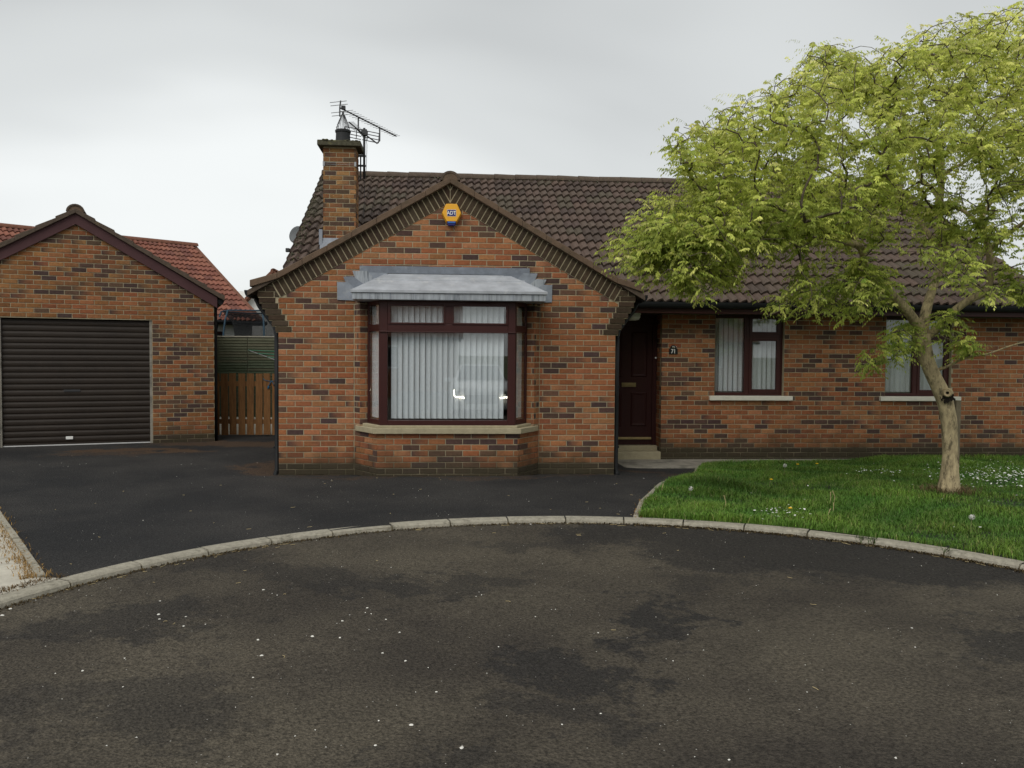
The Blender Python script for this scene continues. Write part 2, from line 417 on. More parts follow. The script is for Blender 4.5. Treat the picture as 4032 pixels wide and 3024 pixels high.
# road: disc of the turning head widening away from the house
A_ROAD = asphalt('road_asphalt', (.040, .034, .027), (.076, .065, .048),
    [(5.3, -4.5, 1.1, .75, .9), (6.2, -5.1, 1.1, .8, .9), (4.35, -3.95, 1.2, .45, .85), (4.6, -4.7, .8, .5, .8), (3.68, -6.15, .30, .46, .95), (4.2, -5.5, .40, .22, .5),
     (3.02, -7.0, .25, .32, .9), (2.8, -7.6, .24, .18, .6), (2.6, -5.3, .45, .2, .55), (1.75, -5.45, .5, .25, .75), (.9, -5.1, .8, .3, .55),
     (.35, -6.2, .55, .35, .7), (5.9, -6.9, .7, .3, .75), (6.2, -7.7, .6, .3, .7), (2.3, -8.1, .4, .15, .5), (.7, -7.6, .6, .4, .5), (3.1, -4.3, .8, .16, .5)],
    (.42, .40, .36))
ths = np.linspace(0, 2*PI, 181); rs = np.concatenate([[0], np.linspace(.2, KR+.03, 44)])
V = []
for r in rs:
    for t in ths:
        x, y = KC[0]+r*math.cos(t), KC[1]+r*math.sin(t)
        V.append((x, y, float(g_road(x, y))))
# southern part of the road carries on behind the camera
struct('road', np_mesh('road', V, grid_faces(len(rs), len(ths)), A_ROAD))
V = []
for i, y in enumerate(np.linspace(-10.9, -70, 60)):
    for x in np.linspace(.0, 6.6, 14): V.append((x, y, float(-.075-.015*min(i, 6))))
struct('road', np_mesh('road_south', V, grid_faces(60, 14)[:, ::-1], A_ROAD))
# drive
A_DRIVE = asphalt('drive_asphalt', (.018, .018, .0185), (.036, .034, .032),
    [(-2.7, 2.45, 1.1, .28, .75), (-1.4, 3.5, 1.6, .45, .6), (-3.2, 2.0, .8, .22, .35), (2.2, -.62, 1.8, .12, .35), (5.6, -.1, .5, .4, .3), (.45, -.12, .6, .10, .55), (4.1, -.12, .6, .10, .5), (-.25, .5, .25, .7, .6), (5.1, .6, .5, .25, .4)], (.40, .38, .33), (.082, .048, .026))
th2 = np.linspace(R_(-25), R_(205), 231); rr = np.concatenate([np.linspace(KR+.06, 9, 90), np.linspace(9.1, 17, 60)])
rg, tg = np.meshgrid(rr, th2, indexing='ij')
gx = KC[0]+rg*np.cos(tg); gy = KC[1]+rg*np.sin(tg)
struct('driveway', np_mesh('driveway', np.stack([gx, gy, g_drive(gx, gy)], -1).reshape(-1, 3), grid_faces(len(rr), len(th2)), A_DRIVE))
# kerb stones round the turning head
kerb = bpy.data.objects.new('kerb', None); link(kerb); kerb['kind'] = 'structure'
kerb.location = (KC[0], KC[1]+KR, 0); kerb['_w'] = list(kerb.location)
def kerb_stone(a0, a1, seed, top=.062):
    rs_ = random.Random(seed); m = MB(); n = 6
    prof = [(0, -.08), (0, .022), (.006, .045), (.022, top-.004), (.038, top), (.125, top+.002), (.132, top-.004), (.132, -.08)]
    j = [rs_.uniform(-.004, .004) for _ in range(3)]
    V = []
    for i in range(n+1):
        a = a0+(a1-a0)*i/n
        for r, z in prof:
            rr_ = KR+r+j[0]; V.append((KC[0]+rr_*math.cos(a), KC[1]+rr_*math.sin(a), z+j[1]+j[2]*(i/n-.5)))
    p = len(prof)
    Fc = [(i*p+k, i*p+k+1, (i+1)*p+k+1, (i+1)*p+k) for i in range(n) for k in range(p-1)]
    Fc += [tuple(range(p))[::-1], tuple(range(n*p, n*p+p))]
    m.add(V, Fc); return m
a = R_(-8); step = .565/KR; i = 0
while a < R_(192):
    o = kerb_stone(a+.0017, a+step-.0017, i).build('kerb_stone', MAT['kerb'], kerb, smooth_=False); a += step; i += 1
m = MB()                                   # mortar bed between the stones
for k in range(100):
    a0, a1 = R_(-8+2*k), R_(-6+2*k)
    m.add([(KC[0]+(KR+r)*math.cos(q), KC[1]+(KR+r)*math.sin(q), z) for q in (a0, a1) for r, z in ((.012, -.08), (.012, .045), (.125, .045))],
          [(0, 1, 4, 3), (1, 2, 5, 4)])
m.build('mortar_bed', MAT['mortar'], kerb)

# lawn: Coons patch between its edges
def poly_interp(P, n):
    P = np.asarray(P, float); d = np.r_[0, np.cumsum(np.hypot(*np.diff(P, axis=0).T))]
    t = np.linspace(0, d[-1], n); return np.c_[np.interp(t, d, P[:, 0]), np.interp(t, d, P[:, 1])]
arc = [(KC[0]+(KR+.13)*math.cos(t), KC[1]+(KR+.13)*math.sin(t)) for t in np.linspace(R_(77.3), R_(8), 30)]
LFRONT = poly_interp(arc+[(9.2, -9.5)], 61)
LLEFT = poly_interp([arc[0], (4.42, -2.6), (4.66, -2.04), (4.95, -1.35), (5.22, -.85), (5.62, -.42), (5.80, .0), (5.95, .45), (6.15, .85)], 41)
LBACK = poly_interp([(6.15, .85), (6.6, 1.06), (7.3, 1.25), (8.4, 1.48), (9.3, 1.70), (9.9, 1.85), (14.5, 1.85)], 61)
LRIGHT = poly_interp([(9.2, -9.5), (14.5, -8), (14.5, 1.85)], 41)
def coons(u, v):
    iu, iv = u*60, v*40
    f = lambda P, t: np.stack([np.interp(t, np.arange(len(P)), P[:, 0]), np.interp(t, np.arange(len(P)), P[:, 1])], -1)
    u_, v_ = np.asarray(u)[..., None], np.asarray(v)[..., None]
    c, d, a_, b_ = f(LFRONT, iu), f(LBACK, iu), f(LLEFT, iv), f(LRIGHT, iv)
    return (1-v_)*c+v_*d+(1-u_)*a_+u_*b_-((1-u_)*(1-v_)*LFRONT[0]+u_*(1-v_)*LFRONT[-1]+(1-u_)*v_*LBACK[0]+u_*v_*LBACK[-1])
uu, vv = np.meshgrid(np.linspace(0, 1, 71), np.linspace(0, 1, 51), indexing='ij')
xy = coons(uu, vv)
MAT['turf'] = M('turf', (.055, .10, .02), .95, .1, .4, 3, .6, 60, stain=((.07, .06, .025), 1.3, .63, .6))
struct('lawn', np_mesh('lawn', np.concatenate([xy, (g_lawn(xy[..., 0], xy[..., 1])+.012)[..., None]], -1).reshape(-1, 3), grid_faces(71, 51), MAT['turf'], smooth_=True))
# concrete path in front of the main wall
m = MB(); xs = np.linspace(4.55, 12.4, 40)
V = []
for x in xs:
    yf = .93+.02*math.sin(x*3)
    for y, z in ((yf, -.10), (yf, -.040), (yf+.02, -.036), (1.95, -.030)): V.append((x, y, z))
m.add(V, [(i*4+k, (i+1)*4+k, (i+1)*4+k+1, i*4+k+1) for i in range(39) for k in range(3)])
o = m.build('path', MAT['path']); o['kind'] = 'structure'
# pale yard paving behind the gate
m = MB(); m.box((-6, 5.0, -.1), (-.02, 9.3, .075)); o = m.build('yard_paving', MAT['paving']); o['kind'] = 'structure'
# footpath with concrete edging at the left side of the drive
e0, e1 = np.array([-.545, -5.42]), np.array([-3.2, -1.25])
ed = (e1-e0)/np.linalg.norm(e1-e0); en = np.array([ed[1], -ed[0]])*1.0
if en[0] > 0: en = -en
fp = MB()
pts = [e0+en*.05] + [e1+en*.05, e1+en*2.2]
arcp = [np.array([KC[0]+(KR+.14)*math.cos(t), KC[1]+(KR+.14)*math.sin(t)]) for t in np.linspace(R_(203), R_(150.5), 14)]
poly = [e0+en*.05, e1+en*.05, e1+en*2.4] + arcp
fp.prism([(p[0], p[1], .066) for p in poly], (0, 0, -.12))
o = fp.build('footpath', MAT['paving']); o['kind'] = 'structure'
edge = bpy.data.objects.new('path_edging', None); link(edge); edge['kind'] = 'structure'; edge.location = (*e0, 0.06); edge['_w'] = list(edge.location)
L_ = np.linalg.norm(e1-e0); k = 0
while k*.9 < L_:
    a0, a1 = e0+ed*(k*.9+.006), e0+ed*min(k*.9+.894, L_)
    m = MB(); m.prism([(*(a0), -.05), (*(a1), -.05), (*(a1+en*.055), -.05), (*(a0+en*.055), -.05)], (0, 0, .135+.004*(k % 2)))
    m.build('edging_stone', MAT['kerb'], edge, bevel=.006); k += 1
# thin edging along the left side of the lawn
le = bpy.data.objects.new('lawn_edging', None); link(le); le['kind'] = 'structure'; le.location = (*LLEFT[0], .06); le['_w'] = list(le.location)
for k in range(0, 36, 5):
    P = LLEFT[k:k+6]; m = MB()
    for i in range(len(P)-1):
        d = P[i+1]-P[i]; d /= np.linalg.norm(d); nn = np.array([-d[1], d[0]])
        q = [P[i], P[i+1], P[i+1]+nn*.05, P[i]+nn*.05]
        zt_ = float(max(g_lawn(*P[i]), g_drive(*P[i])))+.016
        m.prism([(*c, zt_) for c in q], (0, 0, -.12))
    m.build('edging_stone', MAT['kerb'], le)

# ================================================================== BRICKWORK
HC, BL, JT = .07755, .2140, .0112
OR = [(.320, .126, .055), (.290, .110, .049), (.350, .147, .066), (.272, .103, .050), (.325, .138, .060), (.372, .170, .082)]
DK = [(.098, .058, .046), (.118, .068, .050), (.084, .052, .046), (.142, .080, .054)]
OG = [(.285, .130, .050), (.250, .110, .042), (.310, .150, .060), (.268, .106, .045), (.235, .108, .044)]
DG = [(.100, .063, .045), (.122, .076, .050), (.088, .057, .045)]
PLN = [(.060, .040, .030), (.072, .048, .034), (.052, .036, .028)]
CORB = [(.062, .044, .028), (.055, .038, .025), (.070, .050, .032)]
def jit(c, r, a=.10):
    k = .92*(1+r.uniform(-a, a)); return tuple(max(0, x*k*(1+r.uniform(-.04, .04))) for x in c)
def brick_cols(r, orange, dark, pd):
    x = r.random()
    if x < pd*.7: c = jit(r.choice(dark), r); return c, jit(c, r, .06)
    if x < pd: return jit(r.choice(dark), r), jit(r.choice(orange), r)
    if x < pd*1.3: return jit(r.choice(orange), r), tuple(.55*a+.45*b for a, b in zip(r.choice(orange), r.choice(dark)))
    c = jit(r.choice(orange), r, .15); return c, jit(c, r, .07)
_vn = np.random.RandomState(77).rand(64, 64)
def clus(k, s_):
    x, y = (s_/.55+200) % 63, (k/1.7+200) % 63
    i, j = int(x), int(y); fx, fy = x-i, y-j
    v = (_vn[i, j]*(1-fx)+_vn[i+1, j]*fx)*(1-fy)+(_vn[i, j+1]*(1-fx)+_vn[i+1, j+1]*fx)*fy
    return float(np.clip((v-.25)*2.6, .12, 2.4))
def clip_poly(P, hp):
    for a, b, c in hp:
        Q = []
        for i in range(len(P)):
            p, q = P[i], P[(i+1) % len(P)]
            dp, dq = a*p[0]+b*p[1]-c, a*q[0]+b*q[1]-c
            if dp <= 0: Q.append(p)
            if (dp < 0) != (dq < 0) and abs(dp-dq) > 1e-9:
                t = dp/(dp-dq); Q.append((p[0]+t*(q[0]-p[0]), p[1]+t*(q[1]-p[1])))
        P = Q
        if len(P) < 3: return []
    return P
class Wall:
    def __init__(s, O, phi, zb=0.):
        s.O = np.array([O[0], O[1], 0.]); s.phi = phi; s.zb = zb
        s.S = np.array([math.cos(phi), math.sin(phi), 0]); s.N = np.array([math.sin(phi), -math.cos(phi), 0]); s.b = []
    def p(s, a, z, d=0.): return s.O+a*s.S+d*s.N+np.array([0, 0, z])
    def fill(s, ks, ivs, colf, off=0., hp=(), seed=1, proud=0.):
        r = random.Random(seed)
        for k in ks:
            z0 = s.zb+k*HC+JT/2; z1 = s.zb+(k+1)*HC-JT/2
            for lo, hi in ivs(k):
                st = off+(.1125 if k % 2 else 0.)
                n0 = math.floor((lo-st)/.225)-1
                for n in range(n0, n0+400):
                    a = st+n*.225; b = a+BL
                    if a > hi: break
                    a2, b2 = max(a, lo), min(b, hi)
                    if b2-a2 < .018: continue
                    P = [(a2, z0), (b2, z0), (b2, z1), (a2, z1)]
                    if hp:
                        Q = clip_poly(P, hp)
                        if len(Q) < 3: continue
                    else: Q = P
                    whole = len(Q) == 4 and all(abs(q[0]-w[0])+abs(q[1]-w[1]) < 1e-6 for q, w in zip(Q, P))
                    s.b.append((Q, whole, colf(k, (a2+b2)/2, r), proud+r.uniform(-.0015, .0015)))
BV = {}
def brick_variant(cl, cr, r):
    """shared unit bricks: colour classes are quantised so that copies share mesh data"""
    key = tuple(int(round(math.sqrt(x)*22)) for x in cl+cr)
    if key not in BV:
        m = MB(); q = BL/2; h = (HC-JT)/2; j = lambda: r.uniform(-.0016, .0016); bv = .004
        V = []; C_ = []
        for x, z in ((-1, -1), (1, -1), (1, 1), (-1, 1)):
            V.append((x*(q-bv)+j(), 0, z*(h-bv)+j()))
        for x, z in ((-1, -1), (1, -1), (1, 1), (-1, 1)): V.append((x*q, .004, z*h))
        for x, z in ((-1, -1), (1, -1), (1, 1), (-1, 1)): V.append((x*q, .03, z*h))
        C_ = [cl, cr, cr, cl]*3
        F_ = [(0, 1, 2, 3)]
        for b in (0, 4): F_ += [(b+i, b+4+i, b+4+(i+1) % 4, b+(i+1) % 4) for i in range(4)]
        m.add(V, F_, C_); BV[key] = m.mesh('brick', MAT['brick'])
    return BV[key]
def emit_bricks(walls, limit, name='brick'):
    """walls: list of (Wall, part object). The bricks that show largest become objects, the rest one mesh per wall."""
    r = random.Random(5); cand = []
    for wi, (w, _) in enumerate(walls):
        for bi, (Q, whole, c, d) in enumerate(w.b):
            if whole:
                P = w.p(np.mean([q[0] for q in Q]), np.mean([q[1] for q in Q]))
                u, v = proj(P); vis = -30 < u < 4062
                area = (Q[1][0]-Q[0][0]); dist = np.linalg.norm(P-CAM)
                face = (CAM-P)@w.N/dist
                if vis and face > .1: cand.append((-area*face/dist**2, wi, bi))
    cand.sort(); chosen = {(wi, bi) for _, wi, bi in cand[:limit]}
    for wi, (w, part) in enumerate(walls):
        m = MB()
        for bi, (Q, whole, (cl, cr), d) in enumerate(w.b):
            if (wi, bi) in chosen:
                o = bpy.data.objects.new(name, brick_variant(cl, cr, r)); link(o)
                o.location = w.p((Q[0][0]+Q[1][0])/2, (Q[0][1]+Q[2][1])/2, d); o.rotation_euler = (0, 0, w.phi)
                o.scale = ((Q[1][0]-Q[0][0])/BL, 1, 1); set_parent(o, part)
            else:
                n = len(Q); cen = np.mean(np.array(Q), axis=0)
                ins = []
                for q in Q:
                    v = np.array(q)-cen; L = np.abs(v)+1e-6
                    ins.append((cen[0]+v[0]*(1-min(.004/L[0], .3)), cen[1]+v[1]*(1-min(.004/L[1], .3))))
                V = [w.p(*q, d) for q in ins]+[w.p(*q, d-.004) for q in Q]+[w.p(*q, d-.03) for q in Q]
                s0, s1 = min(q[0] for q in Q), max(q[0] for q in Q)
                cc = [tuple(a+(b-a)*((q[0]-s0)/(s1-s0+1e-6)) for a, b in zip(cl, cr)) for q in Q]
                F_ = [tuple(range(n))]
                for b in (0, n): F_ += [(b+i, b+n+i, b+n+(i+1) % n, b+(i+1) % n) for i in range(n)]
                m.add(V, F_, cc*3)
        if m.f: m.build('brickwork', MAT['brick'], part, kind='stuff')

# ================================================================== THE BUNGALOW
W, D = 4.605, 1.857
house = thing('bungalow', 'brown brick bungalow with a front gable, bay window and dark tiled roof', 'house', (2.3, 0, 0))
XC = W/2
ZB = lambda x: 3.72-T30*abs(x-XC)             # lower edge of the soldier course
core = MB()
core.prism([(0, .006, -.3), (1.206, .006, -.3), (1.206, .006, ZB(1.206)+.2), (0, .006, ZB(0)+.02)], (0, .1, 0))
core.prism([(1.206, .006, 2.36), (3.40, .006, 2.36), (3.40, .006, ZB(3.4)+.2), (XC, .006, 3.92), (1.206, .006, ZB(1.206)+.2)], (0, .1, 0))
core.prism([(3.40, .006, -.3), (W, .006, -.3), (W, .006, ZB(W)+.02), (3.40, .006, ZB(3.4)+.2)], (0, .1, 0))
gable_wall = core.build('gable_wall', MAT['mortar'], house)
gw = Wall((0, 0), 0)
CL = [-.042, -.088, -.130, -.176, -.219, -.255, -.276, -.276]        # corbel steps
def gcol(k, s, r):
    if k < 2: c = jit(r.choice(PLN), r); return c, jit(c, r, .05)
    return brick_cols(r, OR, DK, .42*clus(k, s))
def giv(k):
    lo, hi = 0., W
    if 25 <= k <= 30: lo = CL[k-25]+.226; hi = W-lo
    if k > 30: lo = XC-(3.72-k*HC)/T30; hi = W-lo
    z = (k+.5)*HC
    if z < 2.36: return [(lo, 1.008), (3.551, hi)]
    return [(lo, hi)]
gw.fill(range(-2, 48), giv, gcol, 0., [(-T30, 1, 3.715-T30*XC), (T30, 1, 3.715+T30*XC)], 3)
# dark bricks of the kneelers (corbels)
kls = [Wall((0, 0), 0), Wall((0, 0), 0)]
for sgn in (0, 1):
    kl = kls[sgn]
    r = random.Random(20+sgn)
    for i, k in enumerate(range(25, 34)):
        z0, z1 = k*HC+JT/2, (k+1)*HC-JT/2
        L0 = CL[min(i, 7)]
        spans = [(L0, L0+BL)] if k < 31 else [(L0, L0+(.10 if k == 32 else .215)), (L0+(.11 if k == 32 else .225), L0+.5)]
        for a, b in spans:
            P = [(a, z0), (b, z0), (b, z1), (a, z1)]
            if k >= 31: P = clip_poly(P, [(.866, .5, .866*.022+.5*2.40), (-.35, 1, 2.548+.35*.36)])
            if len(P) < 3: continue
            if sgn: P = [(W-x, z) for x, z in P][::-1]
            c = jit(r.choice(CORB), r, .15)
            if len(P) == 4 and k < 31: P = sorted(P, key=lambda q: (q[1], q[0])); P = [P[0], P[1], P[3], P[2]]
            kl.b.append((P, False, (c, c), .008))
kneelers = []
for x0, sg in ((0, 1), (W, -1)):
    m = MB()
    for i in range(8):
        k = 25+i; a, b = CL[i]+.006, .10
        xs_ = sorted((x0+sg*a, x0+sg*b)); m.box((xs_[0], .0, k*HC-.004), (xs_[1], .42, (k+1)*HC)) if i >= 6 else m.box((xs_[0], .004, k*HC-.004), (xs_[1], .42, (k+1)*HC))
    kneelers.append(m.build('kneeler', MAT['mortar'], house))
kneeler = kneelers[0]
# soldier course under the verge
ts = MB()
for sg in (-1, 1):
    d = np.array([sg*math.cos(R_(30)), -math.sin(R_(30))]); nrm = np.array([sg*.5, math.cos(R_(30))])
    o_ = np.array([XC, 3.72])
    P = [o_, o_+d*2.63, o_+d*2.63+nrm*.222, np.array([XC, 3.72+.222/math.cos(R_(30))])]
    ts.prism([(q[0], -.006, q[1]) for q in P], (0, .08, 0))
soldier = ts.build('verge_course', MAT['mortar'], house)
r = random.Random(9)
for sg in (-1, 1):
    d = np.array([sg*math.cos(R_(30)), -math.sin(R_(30))]); nrm = np.array([sg*.5, math.cos(R_(30))])
    o_ = np.array([XC, 3.72])
    for i in range(-2, 36):
        a, b = .005+i*.0795, .005+i*.0795+.0665
        if b > 2.64: break
        P = [o_+d*a+nrm*.004, o_+d*b+nrm*.004, o_+d*b+nrm*.216, o_+d*a+nrm*.216]
        P = clip_poly([tuple(q) for q in P], [(-sg, 0, -sg*XC-.005)])
        if len(P) < 3: continue
        m = MB(); c = jit(r.choice(CORB), r, .14)
        m.prism([(q[0], -.0095+r.uniform(-.001, .001), q[1]) for q in P], (0, .03, 0), c)
        m.build('verge_brick', MAT['brick'], soldier)
    for i in range(1):   # small filler at the apex
        pass
# verge: capped edge of the gable roof, kicking up a little at the eaves
vp = [(XC, 3.972), (0.02, 2.655), (-.36, 2.533)]
for sg in (-1, 1):
    X = lambda x: x if sg < 0 else 2*XC-x
    for i in range(8):
        t0, t1 = i/8, (i+1)/8
        def pt(t):
            L = np.array([0, 2.63, 3.03]); s_ = t*3.03
            return np.array([np.interp(s_, L, [q[0] for q in vp]), np.interp(s_, L, [q[1] for q in vp])])
        a, b = pt(t0), pt(t1-.001)
        mids = [pt(t0+(t1-t0)*q) for q in (0, .25, .5, .75, .998)]
        poly = [(X(q[0]), -.085, q[1]) for q in mids]+[(X(q[0]), -.085, q[1]+.094-.012*(1-j/4)) for j, q in reversed(list(enumerate(mids)))]
        m = MB(); m.prism(poly, (0, .28, 0)); m.build('verge_tile', MAT['verge'], house, bevel=.008)
# gable roof deck and ridge
def gab_top(x): 
    return 4.05-T30*abs(x-XC)
m = MB()
for sg in (-1, 1):
    xe = XC+sg*2.70
    m.prism([(XC, -.06, gab_top(XC)), (xe, -.06, gab_top(xe)), (xe, -.06, gab_top(xe)-.07), (XC, -.06, gab_top(XC)-.07)], (0, 4.9, 0))
m.build('gable_roof', MAT['ridge'], house)
def half_round(c0, c1, r0, n=10, wall=.03, flare=0.):
    c0 = np.asarray(c0, float); c1 = np.asarray(c1, float); d = (c1-c0)/np.linalg.norm(c1-c0)
    side = np.cross(d, (0, 0, 1.)); side /= np.linalg.norm(side); m = MB(); V = []
    for c, rr_ in ((c0, r0+flare), (c1, r0)):
        for q in (rr_, rr_-wall):
            for k in range(n+1):
                t = PI*k/n; V.append(c+side*q*math.cos(t)+np.array([0, 0, 1.])*q*math.sin(t)*.92)
    w = n+1
    Fc = [(k, k+1, 2*w+k+1, 2*w+k) for k in range(n)]+[(w+k, 3*w+k, 3*w+k+1, w+k+1) for k in range(n)]
    Fc += [(k, w+k, w+k+1, k+1) for k in range(n)]+[(2*w+k, 2*w+k+1, 3*w+k+1, 3*w+k) for k in range(n)]
    m.add(V, Fc); return m
for i in range(10):
    y0 = -.09+i*.45
    half_round((XC, y0, 4.01), (XC, y0+.445, 4.01), .128, flare=.006).build('ridge_tile', MAT['ridge'], house, smooth_=False)
m = MB(); m.prism([(XC+.122*math.cos(t), -.082, 4.005+.112*math.sin(t)) for t in np.linspace(0, PI, 13)], (0, .1, 0)); m.build('ridge_mortar', MAT['verge'], house)

# ---- bay
bayL0, bayL1, bayR1, bayR0 = (1.013, 0), (1.361, -.5), (3.212, -.5), (3.546, 0)
m = MB()
ins = lambda p, q, a: tuple(np.array(p)+a*(np.array(q)-np.array(p))/np.linalg.norm(np.array(q)-np.array(p)))
bi = [(1.020, .01), (1.367, -.493), (3.206, -.493), (3.539, .01)]
m.prism([(x, y, -.3) for x, y in bi], (0, 0, .915))
bay_wall = m.build('bay_wall', MAT['mortar'], house)
def bcol(k, s, r):
    if k < 2: c = jit(r.choice(PLN), r); return c, jit(c, r, .05)
    return brick_cols(r, OR, DK, .52*clus(k, s+7))
def mkw(p, q, k0, k1, seed, off=0., cf=bcol):
    p, q = np.array(p), np.array(q); L = np.linalg.norm(q-p); w = Wall(p, math.atan2(q[1]-p[1], q[0]-p[0]))
    w.fill(range(k0, k1), lambda k: [(.003, L-.003)], cf, off, (), seed); return w
bw1, bw2, bw3 = mkw(bayL0, bayL1, -2, 8, 31, .05), mkw(bayL1, bayR1, -2, 8, 32), mkw(bayR1, bayR0, -2, 8, 33, -.05)
# brick piers either side of the window, above the sill
m = MB()
PL = [(1.013, 0), (1.100, -.125), (1.212, -.052), (1.212, .09), (1.013, .09)]
PR = [(4.559-x, y) for x, y in PL]
bay_piers = []
for P in (PL, PR):
    m = MB(); c = np.mean(np.array(P), axis=0); m.prism([(*(c+(np.array(q)-c)*.955), .6) for q in P], (0, 0, 1.77))
    bay_piers.append(m.build('bay_pier', MAT['mortar'], house))
pw = [mkw(PL[0], PL[1], 8, 31, 41, .07), mkw(PL[1], PL[2], 8, 31, 42, .1), mkw(PR[1], PR[0], 8, 31, 43, .07), mkw(PR[2], PR[1], 8, 31, 44, .1)]
# stone sill
sill = [(1.03, .02), (1.035, -.085), (1.325, -.56), (3.245, -.56), (3.525, -.085), (3.53, .02)]
m = MB(); m.prism([(x, y, .612) for x, y in sill], (0, 0, .072)); 
bay = bpy.data.objects.new('bay_window', None); link(bay); bay.location = (2.28, -.4, .7); set_parent(bay, house)
bay['_w'] = [2.28, -.4, .7]
s1 = [(1.10, .02), (1.105, -.05), (1.37, -.50), (3.20, -.50), (3.455, -.05), (3.46, .02)]
m.prism([(x, y, .684) for x, y in s1], (0, 0, .034))
m.build('sill', MAT['conc'], bay, bevel=.006)
# ---- frames
def frame_bars(part, O, phi, bars, depth=.06, name='frame', mat='upvc', bevel=.005):
    w = Wall(O, phi); m = MB()
    for i, (a, b, c, d) in enumerate(bars):
        m.box((a, -depth/2-.0007*i, c), (b, depth/2+.0007*i, d), ax=(w.S, -w.N, np.array([0, 0, 1.])), org=w.O)
    return m.build(name, MAT[mat], part, bevel=bevel)
def pane(part, O, phi, a, b, c, d, off=0.):
    w = Wall(O, phi); m = MB(); m.box((a, off-.003, c), (b, off+.003, d), ax=(w.S, -w.N, np.array([0, 0, 1.])), org=w.O)
    return m.build('pane', MAT['glass'], part)
SLM = {}
def slats(part, O, phi, s0, s1, z0, z1, pitch, ang, back, width=.086, seed=0):
    w = Wall(O, phi); r = random.Random(seed)
    key = (round(z1-z0, 3), width)
    if key not in SLM:
        m = MB(); V = []; n = 4
        for z in (0, z1-z0):
            for i in range(n+1):
                x = (i/n-.5)*width; V.append((x, .011*math.cos(PI*x/width), z))
        m.add(V, [(i, i+1, n+2+i, n+1+i) for i in range(n)]); SLM[key] = m.mesh('slat', MAT['slat'], True)
    s = s0+pitch/2
    while s < s1-pitch*.2:
        o = bpy.data.objects.new('slat', SLM[key]); link(o); set_parent(o, part)
        o.location = w.p(s, z0, -back+r.uniform(-.004, .004)); o.rotation_euler = (0, 0, phi+R_(ang+r.uniform(-5, 5))); s += pitch
FY = -.445
z0f, z1f = .718, 2.375
bars = [(1.395, 1.495, z0f, z1f), (3.072, 3.172, z0f, z1f), (1.495, 3.072, z0f, .785), (1.495, 3.072, 1.955, 2.055), (1.495, 3.072, 2.285, z1f), (2.235, 2.345, 2.055, 2.285)]
frame_bars(bay, (0, FY), 0, bars)
frame_bars(bay, (0, FY-.02), 0, [(1.497, 1.535, 2.045, 2.30), (2.222, 2.245, 2.045, 2.30), (1.535, 2.222, 2.045, 2.068), (1.535, 2.222, 2.287, 2.31)], .05, 'vent_sash')
frame_bars(bay, (0, FY-.02), 0, [(2.335, 2.358, 2.045, 2.30), (3.045, 3.070, 2.045, 2.30), (2.358, 3.045, 2.045, 2.068), (2.358, 3.045, 2.287, 2.31)], .05, 'vent_sash')
frame_bars(bay, (0, FY-.036), 0, [(2.52, 2.88, 2.325, 2.338)], .02, 'trickle_vent')
frame_bars(bay, (0, FY-.01), 0, [(1.385, 3.182, 1.938, 1.956)], .075, 'transom_bead')
pane(bay, (0, FY), 0, 1.49, 3.08, .78, 1.96)
pane(bay, (0, FY), 0, 1.52, 2.24, 2.055, 2.30, -.02); pane(bay, (0, FY), 0, 2.345, 3.06, 2.055, 2.30, -.02)
slats(bay, (0, FY), 0, 1.535, 3.05, .800, 2.29, .0745, -32, .085, seed=1)
m = MB(); m.box((1.50, FY+.05, 2.295), (3.07, FY+.11, 2.33)); m.build('blind_rail', MAT['white'], bay)
for (p, q, sd) in (((1.212, -.075), (1.405, FY+.012), 1), ((3.162, FY+.012), (3.347, -.075), 2)):
    p, q = np.array(p), np.array(q); L = np.linalg.norm(q-p); ph = math.atan2(q[1]-p[1], q[0]-p[0])
    frame_bars(bay, p, ph, [(0, .04, z0f, z1f), (L-.035, L, z0f, z1f), (.04, L-.035, z0f, .785), (.04, L-.035, 1.955, 2.045), (.04, L-.035, 2.30, z1f)], .032, 'side_frame')
    pane(bay, p, ph, .05, L-.045, .78, 1.96); pane(bay, p, ph, .05, L-.045, 2.04, 2.305)
    slats(bay, p, ph, .02, L-.04, .800, 2.29, .08, 25 if sd == 1 else -25, .055, seed=2+sd)
# lead roof over the bay
lr = MB()
yF = -.62; xa, xb = 1.050, 3.555
lr.prism([(xa, yF, 2.354), (xb, yF, 2.354), (xb, yF, 2.440), (xa, yF, 2.440)], (0, .64, 0))
bay_roof = lr.build('bay_roof', MAT['lead'], house, bevel=.006)
m = MB()
lip = yF-.018
m.add([(xa-.02, lip, 2.444), (xb+.02, lip, 2.444), (xb+.02, lip, 2.476), (xa-.02, lip, 2.476), (xa-.02, .0, 2.444), (xb+.02, .0, 2.444), (xa+.01, yF+.03, 2.492), (xb-.01, yF+.03, 2.492),
       (1.30, -.25, 2.640), (3.30, -.25, 2.640), (1.444, .0, 2.748), (3.108, .0, 2.748), (xa-.02, .0, 2.476), (xb+.02, .0, 2.476)],
      [(0, 1, 2, 3), (3, 2, 7, 6), (6, 7, 9, 8), (8, 9, 11, 10), (0, 3, 12, 4), (2, 1, 5, 13), (3, 6, 8, 10, 12), (2, 13, 11, 9, 7), (1, 0, 4, 5)])
m.build('lead_sheet', MAT['leadtop'], bay_roof)
m = MB(); m.box((1.29, -.262, 2.628), (3.31, -.235, 2.653)); m.build('lead_seam', MAT['leadtop'], bay_roof, bevel=.008)
def flash(poly, y, nm='flashing'):
    m = MB(); x0_ = poly[0][0]; z0_ = min(q[1] for q in poly); k_ = .05 if len(poly) > 4 else 0.
    m.prism([(x, y-k_*abs(x-x0_)-.06*(z-z0_), z) for x, z in poly], (0, .010, 0)); m.build(nm, random.choice((MAT['lead2'], MAT['lead3'], MAT['lead'])), bay_roof)
